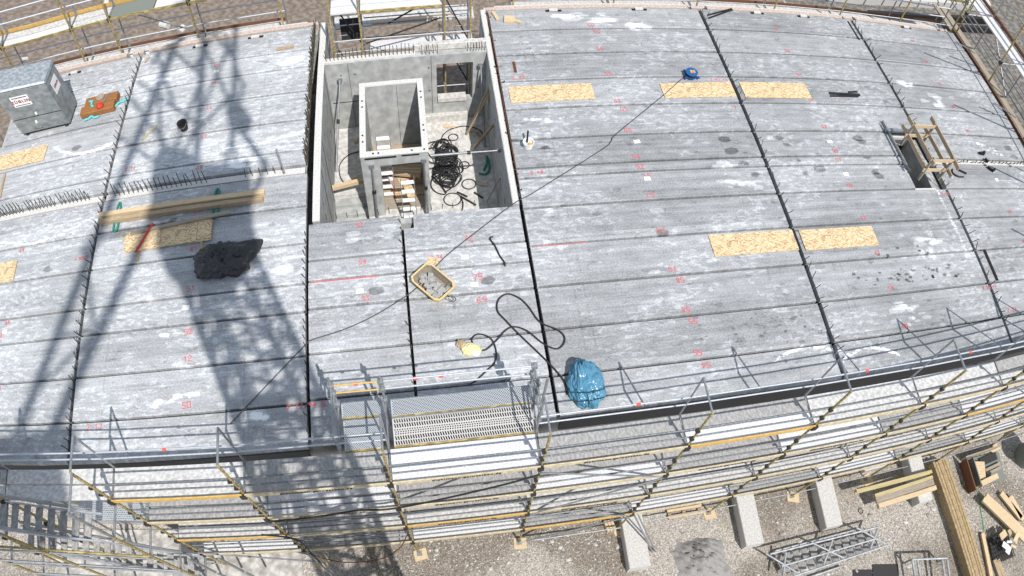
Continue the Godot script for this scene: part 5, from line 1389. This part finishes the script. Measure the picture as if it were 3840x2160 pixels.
	single("green_sling", Shape.new().pipe(curve([Vector3(1.98, f + 0.04, -15.1), Vector3(2.2, f + 0.04, -15.05), Vector3(2.35, f + 0.06, -15.3), Vector3(2.32, f + 0.04, -15.8), Vector3(2.28, f + 0.05, -15.5), Vector3(2.15, f + 0.04, -15.2)]), 0.035, 5), M.green, "green sling on the shaded core floor by the right wall", "sling", Vector3(2.2, f, -15.3), at_b)
	for q in [[1.22, -14.42, 1.52, -14.2, "left steel wrench lying on the core floor"], [1.3, -14.25, 1.75, -13.85, "long steel bar lying on the core floor before the cable heap"], [1.75, -14.35, 2.0, -14.1, "right steel wrench lying on the core floor"]]:
		stick("steel_tool", q[4], "tool", Vector3(q[0], f + 0.03, q[1]), Vector3(q[2], f + 0.03, q[3]), 0.05, 0.04, M.coupler, at_b, "steel tools on the core floor")
	for k in 3: sheet_on("plaster_board", ["lowest of the three white slabs beside the cable heap", "middle one of the three white slabs beside the cable heap", "topmost of the three white slabs beside the cable heap"][k], "slab", 1.35 + k * 0.03, 1.85 - k * 0.04, -16.5, -16.28, f + k * 0.045, 0.04, M.wall_edge, "white slabs in the core", 0.1 * k, at_b)

func make_yard_things() -> void:
	var g := GROUND
	var k := 0
	for q in [[5.05, 5.72, -4.3, -2.62, "second concrete ballast beam from the left, under the raking strut"], [8.88, 9.5, -5.0, -2.64, "long concrete ballast beam right of the grey sand pile"], [11.8, 12.44, -5.0, -2.64, "long concrete ballast beam behind the lying steel stair"], [15.7, 16.32, -5.1, -2.64, "concrete ballast beam under the yellow and grey timbers"]]:
		var c := Vector3((q[0] + q[1]) / 2, g, (q[2] + q[3]) / 2)
		var s := thing("concrete_beam", q[4] if k else "leftmost concrete ballast beam, under the raking strut of the scaffold", "concrete beam", plan(at_y, c), "concrete ballast beams in the yard")
		part("body", Shape.new().box(c + Vector3(0, 0.27, 0), Vector3(q[3] - q[2], 0.54, q[1] - q[0]), Basis(Vector3.UP, PI / 2 - 0.02), 3, 0.02), M.block, s, at_y)
		k += 1
	sheet_on("concrete_slab", "flat pale concrete slab under the scaffold foot", "slab", 13.9, 14.9, -4.75, -4.3, g, 0.3, M.block, "", 0.0, at_y)
	var xs := [-4.15, -1.1, 1.92, 5.0, 8.02, 11.1, 14.13, 17.28, 20.35]
	for i in xs.size():
		var c: Vector3 = plan(at_s, Vector3(xs[i], g, -4.05))
		single("foot_pad", Shape.new().box(c + Vector3(0.03, 0.025, 0.05), Vector3(0.42, 0.045, 0.36), Basis(Vector3.UP, rng.randf_range(-0.5, 0.5))), M.pine, ["first", "second", "third", "fourth", "fifth", "sixth", "seventh", "eighth", "ninth"][i] + " wooden pad from the left under the feet of the facade scaffold", "pad", c, 0, "wooden pads under the scaffold feet")
	# timber
	var gt := "formwork beams in the yard"
	for q in [[13.15, -3.6, 16.45, -3.62, 0.55, "rear yellow formwork beam lying across the concrete ballast beam"], [13.85, -3.3, 16.45, -3.42, 0.5, "middle dark edged formwork beam of the right pile"]]:
		var s := thing("formwork_beam", q[5], "beam", plan(at_y, Vector3((q[0] + q[2]) / 2, g, q[1])), gt)
		for y in [0.0, 0.16]: part("flange", Shape.new().beam(Vector3(q[0], g + q[4] + y, q[1]), Vector3(q[2], g + q[4] + y, q[3]), 0.12, 0.045, 3), M.yellow_wood, s, at_y)
		part("web", Shape.new().beam(Vector3(q[0], g + q[4] + 0.08, q[1]), Vector3(q[2], g + q[4] + 0.08, q[3]), 0.04, 0.12, 3), M.yellow_wood, s, at_y)
	stick("grey_timber", "wide grey plank lying on the right timber pile", "timber", Vector3(13.85, g + 0.62, -3.14), Vector3(16.45, g + 0.62, -3.24), 0.22, 0.1, M.grey_wood, at_y)
	stick("pine_timber", "pinkish pine timber on the front of the right pile", "timber", Vector3(13.9, g + 0.58, -2.93), Vector3(16.5, g + 0.58, -3.02), 0.16, 0.16, M.pine, at_y)
	for j in 6:
		var b := Basis(Vector3.UP, PI / 2 + 0.085)
		single("chipboard_strip", Shape.new().box(Vector3(17.12 + 0.112 * j, g + 0.22 + 0.008 * (j % 3), -1.2 + 0.03 * (j % 2)), Vector3(5.6, 0.44 + 0.016 * (j % 3), 0.104), b, 6), M.osb_dark if j % 2 else M.osb_grey, ["leftmost", "second from the left", "third from the left", "third from the right", "second from the right", "rightmost"][j] + " strip of the long chipboard stack in the yard", "board", Vector3(17.4, g, -1.2), at_y, "long chipboard stack in the yard")
	var fb := thing("formwork_box", "open wooden formwork box with grey plywood and loose boards inside", "formwork", plan(at_y, Vector3(19.5, g, -3.2)))
	part("base_sheet", Shape.new().box(Vector3(19.55, g + 0.06, -3.2), Vector3(2.0, 0.05, 1.15), Basis(Vector3.UP, -0.06)), M.ply, fb, at_y)
	part("side_board", Shape.new().beam(Vector3(18.42, g + 0.25, -3.75), Vector3(18.45, g + 0.25, -2.5), 0.05, 0.5), M.brown_ply, fb, at_y)
	part("side_board", Shape.new().beam(Vector3(18.78, g + 0.25, -3.75), Vector3(18.8, g + 0.25, -2.65), 0.04, 0.46), M.ply, fb, at_y)
	part("side_board", Shape.new().beam(Vector3(18.5, g + 0.2, -3.85), Vector3(20.45, g + 0.2, -3.9), 0.05, 0.4), M.grey_wood, fb, at_y)
	part("inner_board", Shape.new().box(Vector3(19.1, g + 0.3, -3.2), Vector3(0.5, 0.04, 0.7), Basis(Vector3.UP, -0.25)), M.pine, fb, at_y)
	part("front_block", Shape.new().beam(Vector3(18.9, g + 0.28, -2.68), Vector3(19.85, g + 0.28, -2.78), 0.22, 0.25), M.pine, fb, at_y)
	part("dark_panel", Shape.new().box(Vector3(19.85, g + 0.14, -3.55), Vector3(0.95, 0.04, 0.3), Basis(Vector3.UP, 0.08)), M.dark, fb, at_y)
	for j in 2: part("slat", Shape.new().box(Vector3(19.95, g + 0.16, -3.2 + j * 0.16), Vector3(0.9, 0.03, 0.12), Basis(Vector3.UP, 0.1)), M.grey_wood, fb, at_y)
	for q in [[18.85, -2.1, 20.55, 0.1, 0.3, "front long plank of the crossed planks at the lower right"], [19.05, -2.18, 20.75, -0.1, 0.26, "rear long plank of the crossed planks at the lower right"], [20.0, -2.1, 20.75, -0.85, 0.14, "short plank stub behind the crossed planks"], [20.45, -1.85, 20.85, -0.75, 0.14, "right short plank behind the crossed planks"], [18.55, -0.85, 18.5, 1.0, 0.1, "narrow long plank right of the chipboard stack"], [18.85, 0.3, 19.0, 1.2, 0.1, "short pale lath at the bottom of the photo"], [19.02, 0.35, 19.2, 1.2, 0.1, "reddish board at the bottom of the photo"]]:
		stick("loose_plank", q[5], "plank", Vector3(q[0], g + q[4], q[1]), Vector3(q[2], g + q[4], q[3]), 0.24 if q[4] > 0.12 else 0.17, 0.09, M.pine if q[4] > 0.12 or q[0] < 18.7 else M.old_wood, at_y, "loose planks at the right of the yard")
	var wr := thing("wire_crate", "wire mesh crate of wood offcuts at the lower right of the yard", "crate", plan(at_y, Vector3(19.4, g, -0.1)))
	for j in 7:
		part("wire", Shape.new().beam(Vector3(18.85 + j * 0.13, g + 0.3, -0.6), Vector3(19.0 + j * 0.13, g + 0.3, 0.5), 0.015, 0.015), M.coupler, wr, at_y)
		part("wire", Shape.new().beam(Vector3(18.8, g + 0.31, -0.55 + j * 0.16), Vector3(19.8, g + 0.31, -0.6 + j * 0.16), 0.015, 0.015), M.coupler, wr, at_y)
	part("base", Shape.new().box(Vector3(19.35, g + 0.06, -0.05), Vector3(1.1, 0.1, 1.1)), M.dark, wr, at_y)
	for j in 9: part("offcut", Shape.new().box(Vector3(19.65 + rng.randfn(0, 0.2), g + 0.36 + 0.02 * j, -0.1 + rng.randfn(0, 0.25)), Vector3(rng.randf_range(0.2, 0.5), 0.03, rng.randf_range(0.08, 0.3)), Basis.from_euler(Vector3(rng.randfn(0, 0.1), rng.randf() * TAU, rng.randfn(0, 0.1)))), M.pine if j % 3 else M.white, wr, at_y)
	# steel stair lying in the yard
	var st := thing("steel_stair", "light steel stair flight with two rows of treads lying on its back in the yard", "stair", plan(at_y, Vector3(11.7, g, -1.9)))
	var y1 := g + 0.62
	for q in [[9.55, -2.22, 13.7, -2.22], [9.85, -1.75, 13.55, -1.85], [10.15, -1.33, 13.95, -1.52], [9.42, -2.26, 10.35, -1.4], [11.08, -2.27, 12.1, -1.5], [12.84, -2.4, 13.82, -1.56], [10.1, -2.15, 9.8, -1.35], [11.85, -2.2, 11.3, -1.45], [13.7, -2.24, 13.15, -1.55]]:
		tube("chord", Vector3(q[0], y1, q[1]), Vector3(q[2], y1, q[3]), at_y, M.dull, st, 0.032)
	for q in [[9.9, -2.35, 13.2, -2.4], [10.6, -1.2, 12.2, -1.3]]:
		tube("lower_chord", Vector3(q[0], g + 0.1, q[1]), Vector3(q[2], g + 0.1, q[3]), at_y, M.dull, st, 0.03)
	for row in 2:
		for j in 12:
			var x := 9.95 + j * 0.31 + row * 0.12
			part("tread", Shape.new().box(Vector3(x, g + 0.36, -2.02 + row * 0.38), Vector3(0.2, 0.03, 0.3), Basis.from_euler(Vector3(0, 0.06, 0.5))), M.deck_grey, st, at_y)
	for j in 13:
		tube("rung", Vector3(9.85 + j * 0.31, g + 0.3, -2.2), Vector3(10.0 + j * 0.31, g + 0.3, -1.42), at_y, M.zinc, st, 0.02)
	var tf := thing("steel_trestle", "galvanised square tube frame standing at the bottom right of the photo", "frame", plan(at_y, Vector3(15.5, g, -0.1)))
	for q in [[14.72, -0.78, 16.2, -0.42], [14.72, -0.78, 14.6, 0.9], [16.2, -0.42, 16.05, 0.9], [14.92, -0.7, 14.82, 0.9], [15.98, -0.45, 15.85, 0.9]]:
		tube("bar", Vector3(q[0], g + 0.6, q[1]), Vector3(q[2], g + 0.6, q[3]), at_y, M.dull, tf, 0.035)
	for p in [[14.72, -0.78], [16.2, -0.42], [14.6, 0.9], [16.05, 0.9]]: tube("leg", Vector3(p[0], g, p[1]), Vector3(p[0], g + 0.6, p[1]), at_y, M.zinc, tf, 0.03)
	for q in [[13.3, 14.35, -0.95, 0.2, "larger dark plate standing in for a cast shadow at the bottom edge of the photo"], [12.5, 13.25, -1.0, 0.1, "smaller dark plate standing in for a cast shadow at the bottom edge of the photo"]]:
		sheet_on("shadow_plate", q[4], "plate", q[0], q[1], q[2], q[3], g, 0.05, M.dark, "dark plates as cast shadows", -0.25, at_y)  # dark plates laid on the gravel as painted cast shadows
	# sand pile
	var pile := Shape.new()
	pile.smooth = true
	var nz := FastNoiseLite.new()
	nz.seed = 3
	nz.frequency = 1.6
	nz.fractal_octaves = 5
	var grid := []
	for j in 41:
		var row := []
		for i in 41:
			var x := 7.0 + (i - 20) * 0.075 + 0.45
			var z := -2.55 + (j - 20) * 0.075
			var d := Vector2((x - 7.45) / 1.0, (z + 2.52) / 0.95).length() * (1.0 + 0.35 * nz.get_noise_2d(x * 0.6, z * 0.6)) + 0.03
			var h: float = max(0.0, 1.0 - d) * 0.55 + max(0.0, 1.0 - d) * nz.get_noise_2d(x * 5.0, z * 5.0) * 0.6
			if d < 0.3: h -= (0.3 - d) * 0.3
			row.append(Vector3(x, g - 0.02 + max(h, 0.0), z))
		grid.append(row)
	for j in 40:
		for i in 40: pile.quad(grid[j][i], grid[j][i + 1], grid[j + 1][i + 1], grid[j + 1][i])
	single("sand_pile", pile, M.sand, "low grey sand pile with a hollow top in the yard", "pile", Vector3(7.45, g, -2.5), at_y)
	var pl := thing("pallet", "wooden pallet end lying beside the scaffold foot left of the ballast beam", "pallet", plan(at_y, Vector3(7.2, g, -4.5)))
	for z in [-4.5, -4.3, -4.1]: part("slat", Shape.new().beam(Vector3(6.65, g + 0.14, z), Vector3(7.8, g + 0.14, z + 0.0), 0.1, 0.03), M.pine, pl, at_y)
	for x in [6.72, 7.2, 7.72]: part("bearer", Shape.new().beam(Vector3(x, g + 0.06, -4.56), Vector3(x, g + 0.06, -4.04), 0.1, 0.1), M.old_wood, pl, at_y)
	for j in 3: stick("kerb_block", ["left", "middle", "right"][j] + " one of three short wooden blocks by the leftmost ballast beam", "block", Vector3(4.62 + j * 0.1, g + 0.12, -4.3), Vector3(4.68 + j * 0.1, g + 0.12, -3.95), 0.085, 0.2, M.pine, at_y, "short wooden blocks")
	var bn := thing("green_tub", "dark green round tub at the right picture edge", "tub", plan(at_y, Vector3(21.9, g, -3.2)))
	part("shell", Shape.new().lathe(Vector3(21.95, g, -3.2), [Vector2(0.5, 0), Vector2(0.6, 0.8), Vector2(0.63, 0.8), Vector2(0.56, 0.78), Vector2(0.46, 0.1), Vector2(0, 0.1)], 20), M.ply, bn, at_y)
	single("green_twine", Shape.new().pipe(curve(flat([18.9, -2.5, 18.98, -2.2, 18.85, -1.8, 18.8, -1.4, 18.75, -0.9], g + 0.04)), 0.014, 5), M.mint2, "thin mint green twine trailing over the gravel", "twine", Vector3(18.9, g, -1.8), at_y)
	single("wire_ring", Shape.new().pipe(curve(flat([13.42, -3.0, 13.5, -3.12, 13.6, -2.98, 13.5, -2.9, 13.42, -3.0], g + 0.03)), 0.014, 5), M.coupler, "small wire ring lying on the gravel", "ring", Vector3(13.5, g, -3), at_y)
	single("red_cable", Shape.new().pipe(curve([Vector3(-4.0, -4.4, -3.9), Vector3(-3.2, -4.9, -3.7), Vector3(-2.2, -5.0, -3.7), Vector3(-1.5, -4.4, -3.85), Vector3(-1.1, -3.0, -4.0)], 6), 0.016, 5), M.rust, "thin red cable sagging along the lower scaffold lift", "cable", Vector3(-2.5, -5, -3.8), at_s)
	single("black_cable_drop", Shape.new().pipe(curve([Vector3(-4.6, -1.6, -3.9), Vector3(-3.9, -2.4, -3.9), Vector3(-3.9, -4.4, -3.85), Vector3(-3.8, GROUND + 0.05, -3.5)], 6), 0.022, 5), M.cable, "black cable hanging down the scaffold standard at the left", "cable", Vector3(-4, -4, -3.9), at_s)
	single("black_cable_sag", Shape.new().pipe(curve([Vector3(-4.1, -0.3, -3.9), Vector3(-3.0, -0.2, -3.9), Vector3(-2.0, 0.1, -3.9), Vector3(-1.1, 0.0, -3.9), Vector3(1.0, 0.9, -3.9), Vector3(1.9, 1.25, -3.95)], 6), 0.022, 5), M.cable, "black cable slung along the second scaffold lift", "cable", Vector3(-1, 0, -3.9), at_s)

func make_far_things() -> void:
	var g := GROUND
	var s := thing("kerb_wall", "long low pale concrete wall on the ground beyond the right scaffold", "wall", Vector3(37, g, -29))
	part("body", Shape.new().beam(Vector3(33, g + 0.4, -36), Vector3(43, g + 0.4, -24.5), 0.6, 0.8), M.wall_light, s)
	part("coping", Shape.new().beam(Vector3(33, g + 0.83, -36), Vector3(43, g + 0.83, -24.5), 0.75, 0.06), M.wall_edge, s)
	var p := thing("slab_row", "row of grey concrete slabs on the ground beyond the far right corner", "slabs", Vector3(30, g, -30))
	for k in 9: part("slab", Shape.new().box(Vector3(26.5 + k * 1.0, g + 0.2, -31.2 + k * 0.22), Vector3(0.95, 0.4, 1.4), Basis(Vector3.UP, -0.2)), M.block, p)
	var q := thing("steel_beams", "two dark steel beams lying beyond the far right corner", "beam", Vector3(31, g, -28))
	for k in 2: part("beam", Shape.new().beam(Vector3(27.5, g + 0.2, -29.2 + k * 0.8), Vector3(34.5, g + 0.2, -27.6 + k * 0.8), 0.22, 0.3), M.coupler, q)
	for k in 26:
		var r := RandomNumberGenerator.new()
		r.seed = 100 + k
		var c := Vector3(r.randf_range(-22, 24), g, r.randf_range(-38, -29))
		var z := r.randf_range(0.15, 0.5)
		single("rubble_stone", Shape.new().box(c + Vector3(0, z * 0.25, 0), Vector3(z, z * 0.6, z * 0.8), Basis.from_euler(Vector3(r.randf() * 0.5, r.randf() * TAU, r.randf() * 0.5)), 1, z * 0.15), M.block, "pale stone lying on the brown ground behind the building", "stone", c, 0, "stones on the brown ground")
